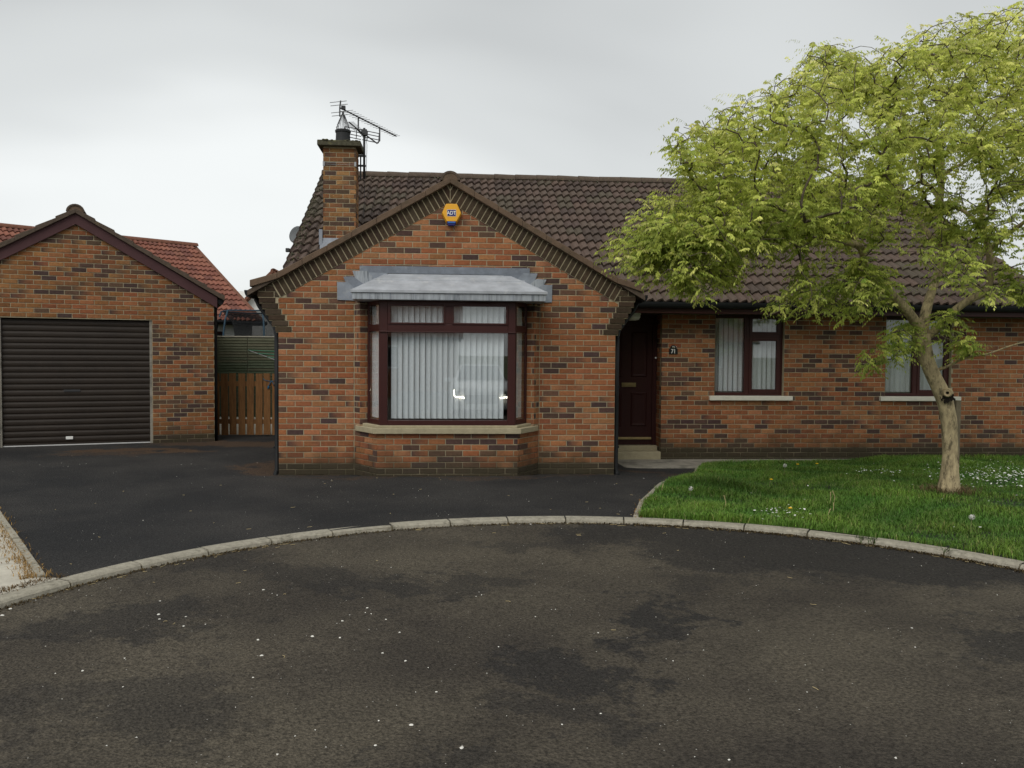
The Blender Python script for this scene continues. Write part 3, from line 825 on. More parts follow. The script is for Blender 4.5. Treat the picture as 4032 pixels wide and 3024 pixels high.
flash([(1.086, 2.748), (3.397, 2.746), (3.397, 2.842), (1.086, 2.846)], -.022)
for sg in (0, 1):
    X = (lambda x: x) if not sg else (lambda x: 4.495-x)
    for j, P in enumerate(([(.786, 2.381), (1.06, 2.372), (1.06, 2.50), (.93, 2.62), (.786, 2.620)],
              [(.93, 2.55), (1.10, 2.47), (1.16, 2.58), (1.00, 2.70), (.868, 2.690)],
              [(1.05, 2.60), (1.25, 2.56), (1.26, 2.70), (1.19, 2.775), (.992, 2.772)],
              [(1.19, 2.64), (1.46, 2.66), (1.46, 2.75), (1.19, 2.755)])):
        Q = [(X(x), z) for x, z in P]
        if sg: Q = Q[::-1]
        flash(Q, -.016-.007*j)

for x_ in (1.27, 1.53, 1.86, 2.29, 2.49, 2.80, 3.12, 3.36):
    m = MB(); m.box((x_, yF-.005, 2.357), (x_+.012, yF+.01, 2.438)); m.build('lead_joint', MAT['lead2'], bay_roof)
# ---- main front wall
mwall = MB()
for a, b, c, d in ((5.74, 6.625, -.3, 2.45), (7.783, 9.518, -.3, 2.45), (10.657, 12.15, -.3, 2.45), (6.625, 7.783, -.3, .99), (9.518, 10.657, -.3, .99), (6.625, 7.783, 2.33, 2.45), (9.518, 10.657, 2.33, 2.45)):
    mwall.box((a, D+.006, c), (b, D+.106, d))
mwall.box((5.7457, D+.05, -.3), (5.86, D+.50, 2.45))
front_wall = mwall.build('front_wall', MAT['mortar'], house)
def mcol(k, s, r):
    if k < 2: c = jit(r.choice(PLN), r); return c, jit(c, r, .05)
    return brick_cols(r, [tuple(x*.97 for x in c) for c in OR], DK, .42*clus(k+9, s))
def miv(k):
    z = (k+.5)*HC; lo, hi = 5.74, 12.15
    if 1.0 < z < 2.33: return [(lo, 6.62), (7.788, 9.513), (10.662, hi)]
    return [(lo, hi)]
mwl = Wall((0, D), 0); mwl.fill(range(-4, 31), miv, mcol, 5.74-.002, (), 51)
rev = Wall((5.74, D), PI/2); 
# reveal beside the door faces left: run from back to front
rev = Wall((5.74, D+.42), -PI/2); rev.fill(range(-1, 31), lambda k: [(.0, .415)], mcol, 0.03, (), 52)
# side wall of the gable block towards the door, house side and back walls
m = MB()
m.box((W-.11, .1, -.3), (W, D+.45, 2.5)); m.box((0, .1, -.3), (.1, 10.9, 2.52)); m.box((0, 10.8, -.3), (12.15, 10.9, 2.6)); m.box((12.05, D+.1, -.3), (12.15, 10.85, 2.52))
m.prism([(.0, 1.6, 2.5), (.0, 11.1, 2.5), (.0, 6.35, 5.28)], (.1, 0, 0)); m.prism([(12.05, 1.6, 2.5), (12.05, 11.1, 2.5), (12.05, 6.35, 5.28)], (.1, 0, 0))
m.box((W-.1, D+.42, -.3), (5.86, D+.5, 2.5))
side_wall = m.build('side_wall', MAT['mortar'], house)
gl = Wall((0, 4.0), -PI/2); gl.fill(range(-2, 32), lambda k: [(0.12, 3.99)], gcol, 0, (), 61)
gr_ = Wall((W, 0), PI/2); gr_.fill(range(-2, 31), lambda k: [(0.12, 2.2)], gcol, 0, (), 62)
# rooms behind the glass: ceiling, floor and back
m = MB(); m.box((.1, .1, 2.40), (W-.1, D+.4, 2.44)); m.box((.1, D+.4, 2.401), (12.05, 10.8, 2.441)); m.box((.1, .12, .15), (W-.1, D+.4, .2)); m.box((.1, D+.5, .152), (12.05, 10.8, .202)); m.box((.1, 4.2, .2), (12.05, 4.3, 2.4)); m.box((6.05, D+.1, .2), (6.1, 4.2, 2.4)); m.box((8.5, D+.1, .2), (8.6, 4.2, 2.4))
m.build('room', MAT['curtain'], house)
m = MB(); m.prism([(1.24, -.06, 2.385), (1.42, -.42, 2.385), (3.14, -.42, 2.385), (3.32, -.06, 2.385), (3.32, .15, 2.385), (1.24, .15, 2.385)], (0, 0, .02)); m.build('bay_ceiling', MAT['curtain'], house)
# ---- windows
def casement(x0, label, seed):
    wdt = 1.157
    w = bpy.data.objects.new('window', None); link(w); w.location = (x0+.5*wdt, D+.1, 1.0); set_parent(w, house); w['_w'] = [x0+.5*wdt, D+.1, 1.0]
    O = (x0, D+.105); z0, z1 = 1.012, 2.335
    frame_bars(w, O, 0, [(0, .03, z0, z1), (.515, .600, z0, z1), (wdt-.055, wdt, z0, z1), (.03, .515, z0, 1.062), (.03, .515, 2.28, z1), (.600, wdt-.055, z0, 1.07), (.600, wdt-.055, 1.945, 2.03), (.600, wdt-.055, 2.28, z1)], .065)
    frame_bars(w, (x0, D+.085), 0, [(.590, .640, 1.055, 1.955), (wdt-.105, wdt-.04, 1.055, 1.955), (.640, wdt-.105, 1.055, 1.115), (.640, wdt-.105, 1.91, 1.955)], .05, 'casement_sash')
    frame_bars(w, (x0, D+.085), 0, [(.590, .640, 2.02, 2.30), (wdt-.105, wdt-.04, 2.02, 2.30), (.640, wdt-.105, 2.02, 2.06), (.640, wdt-.105, 2.27, 2.30)], .05, 'vent_sash')
    pane(w, O, 0, .02, .525, 1.055, 2.29); pane(w, O, 0, .63, wdt-.095, 1.10, 1.92, -.02); pane(w, O, 0, .63, wdt-.095, 2.05, 2.28, -.02)
    slats(w, O, 0, .035, wdt-.06, 1.075, 2.28, .082, -54, .09, seed=seed)
    m = MB(); m.box((x0-.095, D-.055, .935), (x0+wdt+.140, D+.12, 1.008)); m.build('sill', MAT['sillpaint'], w, bevel=.006)
casement(6.627, 'w1', 11); casement(9.512, 'w2', 12)
# ---- door
door = bpy.data.objects.new('door', None); link(door); door.location = (5.23, 2.2, .17); set_parent(door, house); door['_w'] = [5.23, 2.2, .17]
DY = D+.33
m = MB()
m.box((4.735, DY-.03, .17), (4.805, DY+.04, 2.36)); m.box((5.665, DY-.03, .17), (5.737, DY+.04, 2.36)); m.box((4.805, DY-.03, 2.16), (5.665, DY+.04, 2.36))
m.build('door_frame', MAT['door'], door, bevel=.004)
m = MB(); m.box((4.807, DY, .172), (5.663, DY+.045, 2.158)); m.build('door_leaf', MAT['door'], door)
for (a, b, c, d) in ((4.90, 5.16, 1.30, 2.05), (5.31, 5.58, 1.30, 2.05), (4.90, 5.16, .48, 1.05), (5.31, 5.58, .48, 1.05)):
    m = MB()
    m.add([(a, DY-.001, c), (b, DY-.001, c), (b, DY-.001, d), (a, DY-.001, d), (a+.02, DY-.016, c+.02), (b-.02, DY-.016, c+.02), (b-.02, DY-.016, d-.02), (a+.02, DY-.016, d-.02),
           (a+.05, DY-.006, c+.05), (b-.05, DY-.006, c+.05), (b-.05, DY-.006, d-.05), (a+.05, DY-.006, d-.05)],
          [(0, 1, 5, 4), (1, 2, 6, 5), (2, 3, 7, 6), (3, 0, 4, 7), (4, 5, 9, 8), (5, 6, 10, 9), (6, 7, 11, 10), (7, 4, 8, 11), (8, 9, 10, 11)])
    m.build('door_panel', MAT['door'], door)
m = MB(); m.box((5.155, DY-.012, 1.135), (5.395, DY, 1.205)); m.build('letter_plate', MAT['brass'], door, bevel=.004)
m = MB(); m.box((5.18, DY-.017, 1.152), (5.37, DY-.011, 1.188)); m.build('letter_flap', MAT['brass'], door, bevel=.003)
m = MB(); m.prism([(4.81, DY-.030, .262), (4.81, DY-.030, .275), (4.81, DY-.012, .300), (4.81, DY, .302), (4.81, DY, .262)], (.85, 0, 0)); m.build('weather_bar', MAT['brass'], door)
m = MB(); m.lathe((0, 0, 0), [(.012, 0), (.02, .008), (.018, .03), (.008, .036)], 12)
o = m.build('door_bell', MAT['white'], door); o.matrix_basis = Matrix.Translation((5.715, DY-.03, 1.62)) @ Matrix.Rotation(PI/2, 4, 'X'); o.scale = (.8, .8, .4)
m = MB(); m.box((4.62, D+.20, .03), (5.738, DY+.06, .168)); m.build('threshold', MAT['conc'], house, bevel=.008)
m = MB(); m.box((4.61, D-.02, -.2), (5.742, D+.5, .095)); m.build('door_step', MAT['conc'], house, bevel=.01)
# ---- eaves, gutters, downpipes
eY = 1.45
m = MB(); m.box((4.66, eY, 2.33), (12.28, D+.5, 2.36)); m.build('soffit', MAT['soffit'], house)
m = MB(); m.box((4.95, eY-.02, 2.325), (12.28, eY+.005, 2.50)); m.build('fascia', MAT['upvc'], house)
def gutter(path0, path1, side, name='gutter'):
    """half-round gutter, side = outward horizontal unit vector"""
    p0, p1 = np.array(path0, float), np.array(path1, float); side = np.array(side, float); m = MB(); V = []; n = 9
    for c in (p0, p1):
        for q in (.056, .050):
            for k in range(n+1):
                t = PI+PI*k/n; V.append(c+side*q*math.cos(t)+np.array([0, 0, 1.])*q*1.75*math.sin(t))
    w = n+1
    Fc = [(k, k+1, 2*w+k+1, 2*w+k) for k in range(n)]+[(w+k, 3*w+k, 3*w+k+1, w+k+1) for k in range(n)]+[(0, 2*w, 3*w, w), (n, w+n, 3*w+n, 2*w+n)]
    Fc += [tuple(range(w)), tuple(2*w+k for k in range(w))[::-1]]
    m.add(V, Fc); return m
gutter((4.98, eY-.08, 2.497), (12.35, eY-.08, 2.497), (0, -1, 0)).build('gutter', MAT['black'], house)
m = MB(); m.box((4.955, eY-.16, 2.44), (5.10, eY-.02, 2.545)); m.build('gutter_corner', MAT['black'], house, bevel=.01)
gutter((-.40, .02, 2.50), (-.40, 1.9, 2.50), (-1, 0, 0)).build('gutter', MAT['black'], house)
gutter((W+.40, .02, 2.50), (W+.40, 1.5, 2.50), (1, 0, 0)).build('gutter', MAT['black'], house)
m = MB(); m.box((-.335, .43, 2.33), (-.0, 1.9, 2.37)); m.box((-.345, .43, 2.335), (-.325, 1.9, 2.50)); m.box((W, .43, 2.33), (W+.335, 1.45, 2.37)); m.box((W+.325, .43, 2.335), (W+.345, 1.45, 2.50))
m.build('gable_soffit', MAT['soffit'], house)
for sg, x0, xg in ((-1, -.045, -.40), (1, W+.045, W+.40)):
    m = MB(); y = .50 if sg < 0 else .50
    m.tube([(xg, .50, 2.47), (xg, .50, 2.40), (xg-sg*.05, .50, 2.30), (x0+sg*.06, .30, 2.02), (x0, .14, 1.90), (x0, .12, 1.80)], .034, 10)
    m.build('swan_neck', MAT['black'], house, smooth_=True)
    m = MB(); m.tube([(x0, .12, 1.9), (x0, .12, 1.0), (x0, .12, .06), (x0+sg*.01, .08, .01), (x0+sg*.01, .03, -.03)], .034, 10)
    m.build('downpipe', MAT['black'], house, smooth_=True)
    for z in (.35, 1.2): 
        m = MB(); m.box((x0-.045, .10, z), (x0+.045, .165, z+.03)); m.build('pipe_clip', MAT['black'], house)

# ================================================================== TILED ROOFS
def tile_mesh(name, col, cover, gauge, rolls, seed, amp=.025, seg=16):
    r = random.Random(seed); m = MB(); L = gauge+.05; V = []; wv = cover/rolls
    us = np.linspace(-.004, cover+.012, seg+1)
    def h(u):
        t = 1-(u/wv) % 1.0
        return amp*(math.sin(2*PI*t)+.38*math.sin(4*PI*t+.5))
    lift = .052; j = [r.uniform(-.004, .004) for _ in range(3)]
    for u in us: V.append((u, 0, h(u)+lift-.034))
    for u in us: V.append((u, j[0]*.5, h(u)+lift+j[1]))
    for u in us: V.append((u, L, h(u)*.9+.004))
    n = seg+1
    F_ = [(i, i+1, n+i+1, n+i) for i in range(seg)]+[(n+i, n+i+1, 2*n+i+1, 2*n+i) for i in range(seg)]
    F_ += [(0, n, 2*n), (seg, 2*n+seg, n+seg)]
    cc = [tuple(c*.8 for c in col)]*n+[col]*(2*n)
    m.add(V, F_, cc); return m
def tiled_slope(part, P0, U, Vv, cols, rows, cover, gauge, rolls, palette, limit, seed, skip=None, hidden=None):
    P0, U, Vv = np.array(P0, float), np.array(U, float), np.array(Vv, float); N = np.cross(U, Vv)
    r = random.Random(seed)
    variants = [tile_mesh('tile', jit(r.choice(palette), r, .12), cover, gauge, rolls, seed*10+i) for i in range(10)]
    meshes = [v.mesh('roof_tile', MAT['tile'], False) for v in variants]
    rotm = Matrix(((U[0], Vv[0], N[0]), (U[1], Vv[1], N[1]), (U[2], Vv[2], N[2]))).to_euler()
    T = []
    for j in range(rows):
        for i in range(cols):
            p = P0+U*(i*cover+r.uniform(-.002, .002))+Vv*(j*gauge+r.uniform(-.004, .004)); c = p+U*cover/2+Vv*gauge/2
            if skip and skip(c): continue
            u, v = proj(c); vis = -20 < u < 4052 and not (hidden and hidden(u, v))
            T.append((np.linalg.norm(c-CAM) if vis else 1e6, p, r.randrange(10)))
    T.sort(key=lambda t: t[0])
    big = MB()
    for n, (d, p, k) in enumerate(T):
        if n < limit and d < 1e5:
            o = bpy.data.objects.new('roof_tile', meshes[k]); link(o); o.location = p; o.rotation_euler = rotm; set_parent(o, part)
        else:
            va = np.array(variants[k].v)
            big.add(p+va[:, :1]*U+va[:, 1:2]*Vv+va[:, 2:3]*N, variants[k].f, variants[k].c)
    if big.f: big.build('roof_tiles', MAT['tile'], part, kind='stuff')
SL = np.array([0, math.cos(R_(30)), math.sin(R_(30))])
m = MB()
rx0, rx1 = -.33, 12.16
ridgeY, ridgeZ = 6.40, 5.40
ez = 2.52
for sgn in (1, -1):
    y0 = 1.47 if sgn > 0 else 2*ridgeY-1.47
    m.prism([(rx0, y0, ez-.03), (rx0, ridgeY, ridgeZ-.045), (rx0, ridgeY, ridgeZ-.10), (rx0, y0, ez-.09)], (rx1-rx0, 0, 0))
roof = m.build('roof', MAT['darkgap'], house)
BR = [(.098, .070, .056), (.082, .059, .048), (.114, .081, .063), (.072, .052, .043), (.102, .078, .058)]
def hid(u, v):
    line = np.interp(u, [984, 1108, 1777, 2420, 2505], [1113, 1060, 700, 1085, 1140]); return (v > line and 984 < u < 2505) or v > 1215
tiled_slope(roof, (-.37, 1.40, 2.488), (1, 0, 0), SL, 42, 17, .30, .338, 2, BR, 300, 71, hidden=hid)
tiled_slope(roof, (12.23, 2*ridgeY-1.40, 2.488), (-1, 0, 0), (0, -math.cos(R_(30)), math.sin(R_(30))), 42, 17, .30, .338, 2, BR, 0, 72)
for i in range(28):
    x0 = -.36+i*.45
    j0, j1 = random.uniform(-.008, .008), random.uniform(-.008, .008)
    half_round((x0, ridgeY, ridgeZ-.035+j0), (x0+.446, ridgeY, ridgeZ-.035+j1), .125, flare=.006).build('ridge_tile', MAT['ridge'], roof)
m = MB(); m.box((-.36, ridgeY-.11, ridgeZ-.09), (12.2, ridgeY+.11, ridgeZ-.03)); m.build('ridge_bedding', MAT['ridge'], roof)
m = MB()
for sgn in (1, -1):
    for x0 in (-.355, 12.19):
        y0 = ridgeY-sgn*4.95
        m.prism([(x0, y0, 2.44), (x0, ridgeY, 5.29), (x0, ridgeY, 5.36), (x0, y0, 2.51)], (.035, 0, 0))
m.build('verge_bedding', MAT['ridge'], roof)

m = MB(); mr_ = np.random.RandomState(8)
for i in range(520):
    if i < 200: x, sl = mr_.uniform(-.33, 12.1), 5.62+mr_.uniform(-.06, .14)
    elif i < 380: x, sl = -.34+abs(mr_.normal(0, .09)), mr_.uniform(.3, 5.6)
    else: x, sl = mr_.uniform(-.2, 4.5), mr_.uniform(3.2, 5.6)
    r0 = mr_.uniform(.008, .024) if i < 380 else mr_.uniform(.005, .012); c = np.array([x, 1.40, 2.488])+SL*sl+np.array([0, -.5, .866])*(.045+mr_.uniform(-.02, .02))
    m.lathe(tuple(c), [(r0, -.01), (r0*.9, r0*.4), (r0*.3, r0*.8)], 5, (.5, .5, .5))
m.build('roof_moss', MAT['cap'], roof, kind='stuff')
# ---- chimney
ch = bpy.data.objects.new('chimney', None); link(ch); ch.location = (.42, 3.25, 3.4); set_parent(ch, house); ch['_w'] = [.42, 3.25, 3.4]
cx0, cx1, cy0, cy1, cz1 = .148, .700, 3.05, 3.50, 5.175
m = MB(); m.box((cx0+.006, cy0+.006, 2.9), (cx1-.006, cy1-.006, cz1)); stack = m.build('stack', MAT['mortar'], ch)
CHO = [(.27, .135, .056), (.235, .108, .048), (.335, .185, .078), (.205, .088, .042), (.29, .15, .062)]
def ccol(k, s, r): return brick_cols(r, CHO, DG, .34)
c1 = Wall((cx0, cy0), 0, .03); c1.fill(range(40, 66), lambda k: [(0, cx1-cx0)], ccol, 0, (), 81)
c2 = Wall((cx1, cy0), PI/2, .03); c2.fill(range(40, 66), lambda k: [(0, cy1-cy0)], ccol, .1, (), 82)
c3 = Wall((cx0, cy1), -PI/2, .03); c3.fill(range(40, 66), lambda k: [(0, cy1-cy0)], ccol, .1, (), 83)
m = MB(); m.box((.06, 2.955, 5.168), (.788, 3.60, 5.262)); cap = m.build('chimney_cap', MAT['cap'], ch, bevel=.012)
m = MB()
for i in range(60):
    x, y = rng.uniform(.07, .78), rng.choice([2.962, 3.0, 3.05, 3.2, 3.4]); s_ = rng.uniform(.012, .03)
    m.lathe((x, y, 5.255), [(s_, 0), (s_*.8, s_*.6), (s_*.2, s_*.8)], 6)
m.build('moss', MAT['cap'], ch)
pc = (.455, 3.27, 5.262)
m = MB(); m.lathe((pc[0], pc[1], 5.255), [(.165, 0), (.15, .03), (.12, .035)], 20); m.build('pot_bedding', MAT['cap'], ch)
m = MB(); m.lathe(pc, [(.138, 0), (.132, .03), (.124, .10), (.121, .19), (.134, .205), (.136, .235), (.122, .245), (.09, .24), (.085, .12)], 28)
pot = m.build('chimney_pot', MAT['pot'], ch, smooth_=False)
m = MB()
for i in range(20):
    t = 2*PI*i/20; c_, s_ = math.cos(t), math.sin(t)
    P = [(.116, .22), (.108, .27), (.115, .29), (.095, .31), (.100, .325), (.07, .40), (.03, .50), (.012, .53)]
    m.tube([(pc[0]+r_*c_, pc[1]+r_*s_, pc[2]+z_) for r_, z_ in P], .0035, 4)
m.tube([(pc[0], pc[1], pc[2]+.50), (pc[0], pc[1], pc[2]+.56)], .018, 8)
m.build('bird_guard', MAT['mast'], ch)
m = MB(); m.prism([(.10, 2.98, 3.42), (.70, 2.98, 3.42), (.70, 3.03, 3.62), (.10, 3.03, 3.62)], (0, .012, 0)); m.box((.085, 3.0, 3.5), (.14, 3.04, 3.76)); m.build('chimney_flashing', MAT['lead2'], ch)

emit_bricks([(gw, gable_wall), (kls[0], kneelers[0]), (kls[1], kneelers[1]), (bw1, bay_wall), (bw2, bay_wall), (bw3, bay_wall), (mwl, front_wall), (rev, front_wall), (gl, side_wall), (gr_, side_wall)]
            + [(w, bay_piers[i//2]) for i, w in enumerate(pw)], 285)
emit_bricks([(c1, stack), (c2, stack), (c3, stack)], 15)

# ================================================================== GARAGE
gq = np.array([-1.88985, 3.83354]); GPH, GZ = .31732, 2.21561 - 28*HC
garage = thing('garage', 'detached brick garage with purple-brown barge boards and dark brown roller door', 'garage', (gq[0]-2.18*math.cos(GPH), gq[1]-2.18*math.sin(GPH), .06))
G = Wall(gq, GPH, GZ); GC, GW = -2.182, 2.182
gslope = .592
gzb = lambda s: 3.80-gslope*abs(s-GC)
AXG = (G.S, -G.N, np.array([0, 0, 1.]))
m = MB()
P = lambda s, z, d=-.006: G.p(s, z, d)
for poly in ([(-4.364, -.3), (-3.344, -.3), (-3.344, 2.2), (-4.364, 2.2)], [(-1.02, -.3), (0, -.3), (0, 2.2), (-1.02, 2.2)],
             [(-4.364, 2.206), (0, 2.206), (0, gzb(0)+.1), (GC, 3.89), (-4.364, gzb(-4.364)+.1)]):
    m.prism([P(s, z) for s, z in poly], -.11*G.N)
m.box((-.1, .1, -.3), (-.006, 5.4, 2.5), ax=AXG, org=G.O); m.box((-4.358, .1, -.3), (-4.264, 5.4, 2.5), ax=AXG, org=G.O); m.box((-4.36, 5.3, -.3), (0, 5.4, 2.6), ax=AXG, org=G.O)
g_wall = m.build('garage_wall', MAT['mortar'], garage)
def ggcol(k, s, r):
    if k < 2: c = jit(r.choice(PLN), r); c = (c[0]*1.2, c[1]*1.25, c[2]); return c, jit(c, r, .05)
    return brick_cols(r, OG, DG, .48*clus(k+20, s+40))
def ggiv(k):
    z = GZ+(k+.5)*HC
    if z < 2.2: return [(-4.364, -3.344), (-1.015, 0)]
    return [(-4.364, 0)]
G.fill(range(-3, 50), ggiv, ggcol, -1.0125+.1125, [(-gslope, 1, 3.88-gslope*GC), (gslope, 1, 3.88+gslope*GC)], 91)
emit_bricks([(G, g_wall)], 290)
# barge boards
for sg in (-1, 1):
    e_ = GC+sg*2.235; c0 = GC
    zt = lambda s, o: 3.79+o-gslope*abs(s-GC)
    m = MB(); m.prism([P(c0, zt(c0, 0), .022), P(e_, zt(e_, 0)-.02, .022), P(e_, zt(e_, .165), .022), P(c0, zt(c0, .185), .022)], .025*G.N)
    m.build('barge_board', MAT['barge'], garage)
    n = 8; Ls = 2.36
    for i in range(n):
        a0, a1 = c0+sg*Ls*i/n, c0+sg*Ls*(i+1)/n
        t0, t1 = .20, .20
        m = MB(); m.prism([P(a0, zt(a0, t0)-.02, -.25), P(a1, zt(a1, t1)-.02, -.25), P(a1, zt(a1, t1)+.078, -.25), P(a0, zt(a0, t0)+.05, -.25)], .345*G.N)
        m.build('verge_tile', MAT['ridge'], garage, bevel=.006)
m = MB()
for sg in (-1, 1):
    a1 = GC+sg*2.36
    m.prism([P(GC, 4.02, -.1), P(a1, 4.02-gslope*2.36, -.1), P(a1, 3.96-gslope*2.36, -.1), P(GC, 3.96, -.1)], -5.6*G.N)
m.build('roof', MAT['ridge'], garage)
for i in range(12):
    half_round(P(GC, 3.99, .09-i*.45), P(GC, 3.99, .09-i*.45-.446), .135, flare=.006).build('ridge_tile', MAT['ridge'], garage)
m = MB(); m.prism([P(GC+.132*math.cos(t), 3.985+.12*math.sin(t), .075) for t in np.linspace(0, PI, 11)], -.1*G.N); m.build('ridge_mortar', MAT['verge'], garage)
gutter(G.p(.115, 2.60, .02), G.p(.115, 2.60, -5.3), G.S).build('gutter', MAT['black'], garage)
m = MB(); m.tube([G.p(.05, 2.55, -.10), G.p(.03, 2.4, -.10), G.p(.03, 1, -.10), G.p(.03, .05, -.10)], .03, 8); m.build('downpipe', MAT['black'], garage, smooth_=True)
# roller door
rd = bpy.data.objects.new('roller_door', None); link(rd); rd.location = G.p(GC, .07); set_parent(rd, garage); rd['_w'] = list(rd.location)
m = MB(); V = []; n = 8; hs = .0985; s0, s1 = -3.30, -1.062
prof = [(0, 0), (.003, .006), (.011, .018), (.014, .045), (.013, .068), (.008, .082), (.002, .088), (0, hs)]
for s in (0, s1-s0):
    for d, z in prof: V.append((s, -d, z))
k_ = len(prof)
m.add(V, [(i, k_+i, k_+i+1, i+1) for i in range(k_-1)]); slm = m.mesh('door_slat', MAT['roller'], False)
for i in range(21):
    o = bpy.data.objects.new('door_slat', slm); link(o); o.location = G.p(s0, .115+i*hs, -.085); o.rotation_euler = (0, 0, GPH); set_parent(o, rd)
m = MB(); m.box((s0, .06, .085), (s1, .11, .118), ax=AXG, org=G.O); m.build('bottom_rail', MAT['roller'], rd)
m = MB(); m.box((s0, .055, .066), (s1, .115, .084), ax=AXG, org=G.O); m.build('bottom_seal', MAT['silver'], rd)
m = MB(); m.box((-2.375, .045, .165), (-2.265, .068, .215), ax=AXG, org=G.O); m.build('pull_handle', MAT['white'], rd, bevel=.005)
m = MB(); m.box((-2.40, .060, .975), (-2.15, .068, 1.01), ax=AXG, org=G.O); m.build('lock_plate', MAT['mast'], rd)
for j0, j1 in ((-1.062, -1.018), (-3.344, -3.302)):
    m = MB(); m.box((j0, .03, .06), (j1, .13, 2.206), ax=AXG, org=G.O); m.build('door_jamb', MAT['path'], rd)
m = MB(); m.box((-3.34, .16, .0), (-1.02, .2, 2.3), ax=AXG, org=G.O); m.build('door_backing', MAT['darkgap'], rd)
m = MB(); m.box((-3.34, .10, 2.12), (-1.02, .3, 2.21), ax=AXG, org=G.O); m.build('door_header', MAT['darkgap'], rd)

# ================================================================== GATE, FENCE, YARD
GY = 4.70
gate = thing('wooden_gate', 'brown timber picket gate between the garage and the bungalow', 'gate', (-1.3, GY, .075))
bd = MB(); bd.box((-.0625, -.011, .095), (.0625, .011, 1.262)); bme = bd.mesh('board', MAT['wood'])
for i in range(14):
    o = bpy.data.objects.new('board', bme); link(o); o.location = (-2.095+i*.158+random.uniform(-.006, .006), GY, random.uniform(-.008, .01)); o.rotation_euler = (0, random.uniform(-.008, .008), 0); set_parent(o, gate)
for z in (.30, 1.02):
    m = MB(); m.box((-2.16, GY+.012, z), (-.02, GY+.05, z+.09)); m.build('rail', MAT['wood'], gate)
m = MB(); m.box((-2.25, GY+.0, .0), (-2.165, GY+.085, 1.25)); m.build('gate_post', MAT['wood'], gate)
m = MB(); m.box((-.075, GY+.0, .0), (-.0, GY+.085, 1.25)); m.build('gate_post', MAT['wood'], gate)
rope = thing('blue_rope', 'blue cord with a tassel tied round the gate boards', 'rope', (-1.07, GY-.02, 1.0))
m = MB(); P_ = [at(780+x/2.765, 1150+y/2.765, Y=GY-.022) for x, y in ((707, 940), (730, 962), (780, 970), (845, 966))]
m.tube(P_, .006, 6); m.build('cord', MAT['rope'], rope, smooth_=True)
m = MB(); P_ = [at(780+x/2.765, 1150+y/2.765, Y=GY-.024) for x, y in ((795, 970), (780, 1000), (768, 1025))]; m.tube(P_, .006, 6)
P_ = [at(780+x/2.765, 1150+y/2.765, Y=GY-.024) for x, y in ((800, 970), (825, 1000), (840, 1040))]; m.tube(P_, .006, 6); m.build('loose_end', MAT['rope'], rope, smooth_=True)
m = MB(); P_ = [at(780+x/2.765, 1150+y/2.765, Y=GY-.026) for x, y in ((768, 1018), (766, 1035), (764, 1052))]; m.tube(P_, [.008, .022, .014], 8); m.build('tassel', MAT['rope'], rope)
# green horizontal board fence behind the yard
FYY = 9.45
fence = thing('board_fence', 'green weathered fence of overlapping horizontal boards behind the gate', 'fence', (-2.6, FYY, .05))
FG = [(.055, .072, .045), (.050, .066, .040), (.062, .080, .052), (.070, .074, .048)]
for i in range(29):
    z = .09+i*.067
    for a, b in ((-6.0, -2.63), (-2.615, .8)):
        c = random.choice(FG); f_ = smooth(z, 1.1, 2.0)*.55
        c = tuple(x*(1-f_)+y*f_ for x, y in zip(c, (.135, .125, .085)))
        m = MB(); m.prism([(a, FYY-.004, z), (a, FYY-.019, z-.012), (a, FYY-.014, z-.014), (a, FYY+.008, z+.066), (a, FYY+.012, z+.066)], (b-a, 0, 0), c)
        m.build('board', MAT['fence'], fence)
for x in (-6.0, -2.66, .7):
    m = MB(); m.box((x, FYY+.02, -.2), (x+.08, FYY+.10, 2.06), (.11, .10, .07)); m.build('post', MAT['fence'], fence)
m = MB(); m.box((-6.0, FYY-.02, 2.036), (.8, FYY+.06, 2.060), (.36, .34, .28)); m.build('capping', MAT['fence'], fence)
# trampoline with safety net in the neighbouring garden
tr = thing('trampoline', 'trampoline with a black net and blue padded poles behind the green fence', 'trampoline', (-3.15, 12.4, -.3))
tcx, tcy, trr = -3.15, 12.6, .95
tops = []
for k in range(6):
    t = R_(235+60*k); x, y = tcx+trr*math.cos(t), tcy+trr*math.sin(t)
    m = MB(); x2, y2 = tcx+(trr+.17)*math.cos(t), tcy+(trr+.17)*math.sin(t)
    m.tube([(x2, y2, -.42), (x2, y2, 1.6), (x2-.02*math.cos(t), y2-.02*math.sin(t), 2.2), (x2-.08*math.cos(t), y2-.08*math.sin(t), 2.55), (x, y, 2.80)], .024, 8); m.build('pole', MAT['blue'], tr, smooth_=True); tops.append((x, y, 2.80))
m = MB()
for k in range(6): m.tube([tops[k], tops[(k+1) % 6]], .02, 6)
m.build('top_ring', MAT['blue'], tr)
m = MB(); nn = 24
V = [(tcx+(trr-q_)*math.cos(2*PI*k/nn), tcy+(trr-q_)*math.sin(2*PI*k/nn), z) for z, q_ in ((.5, .34), (1.9, .44), (2.5, .34), (2.79, .08)) for k in range(nn)]
m.add(V, [(j*nn+k, j*nn+(k+1) % nn, (j+1)*nn+(k+1) % nn, (j+1)*nn+k) for j in range(3) for k in range(nn)]); m.build('net', MAT['net'], tr)
m = MB(); m.lathe((tcx, tcy, .42), [(trr+.05, 0), (trr+.12, .04), (trr+.05, .08), (.1, .06)], 32); m.build('mat', MAT['black'], tr)
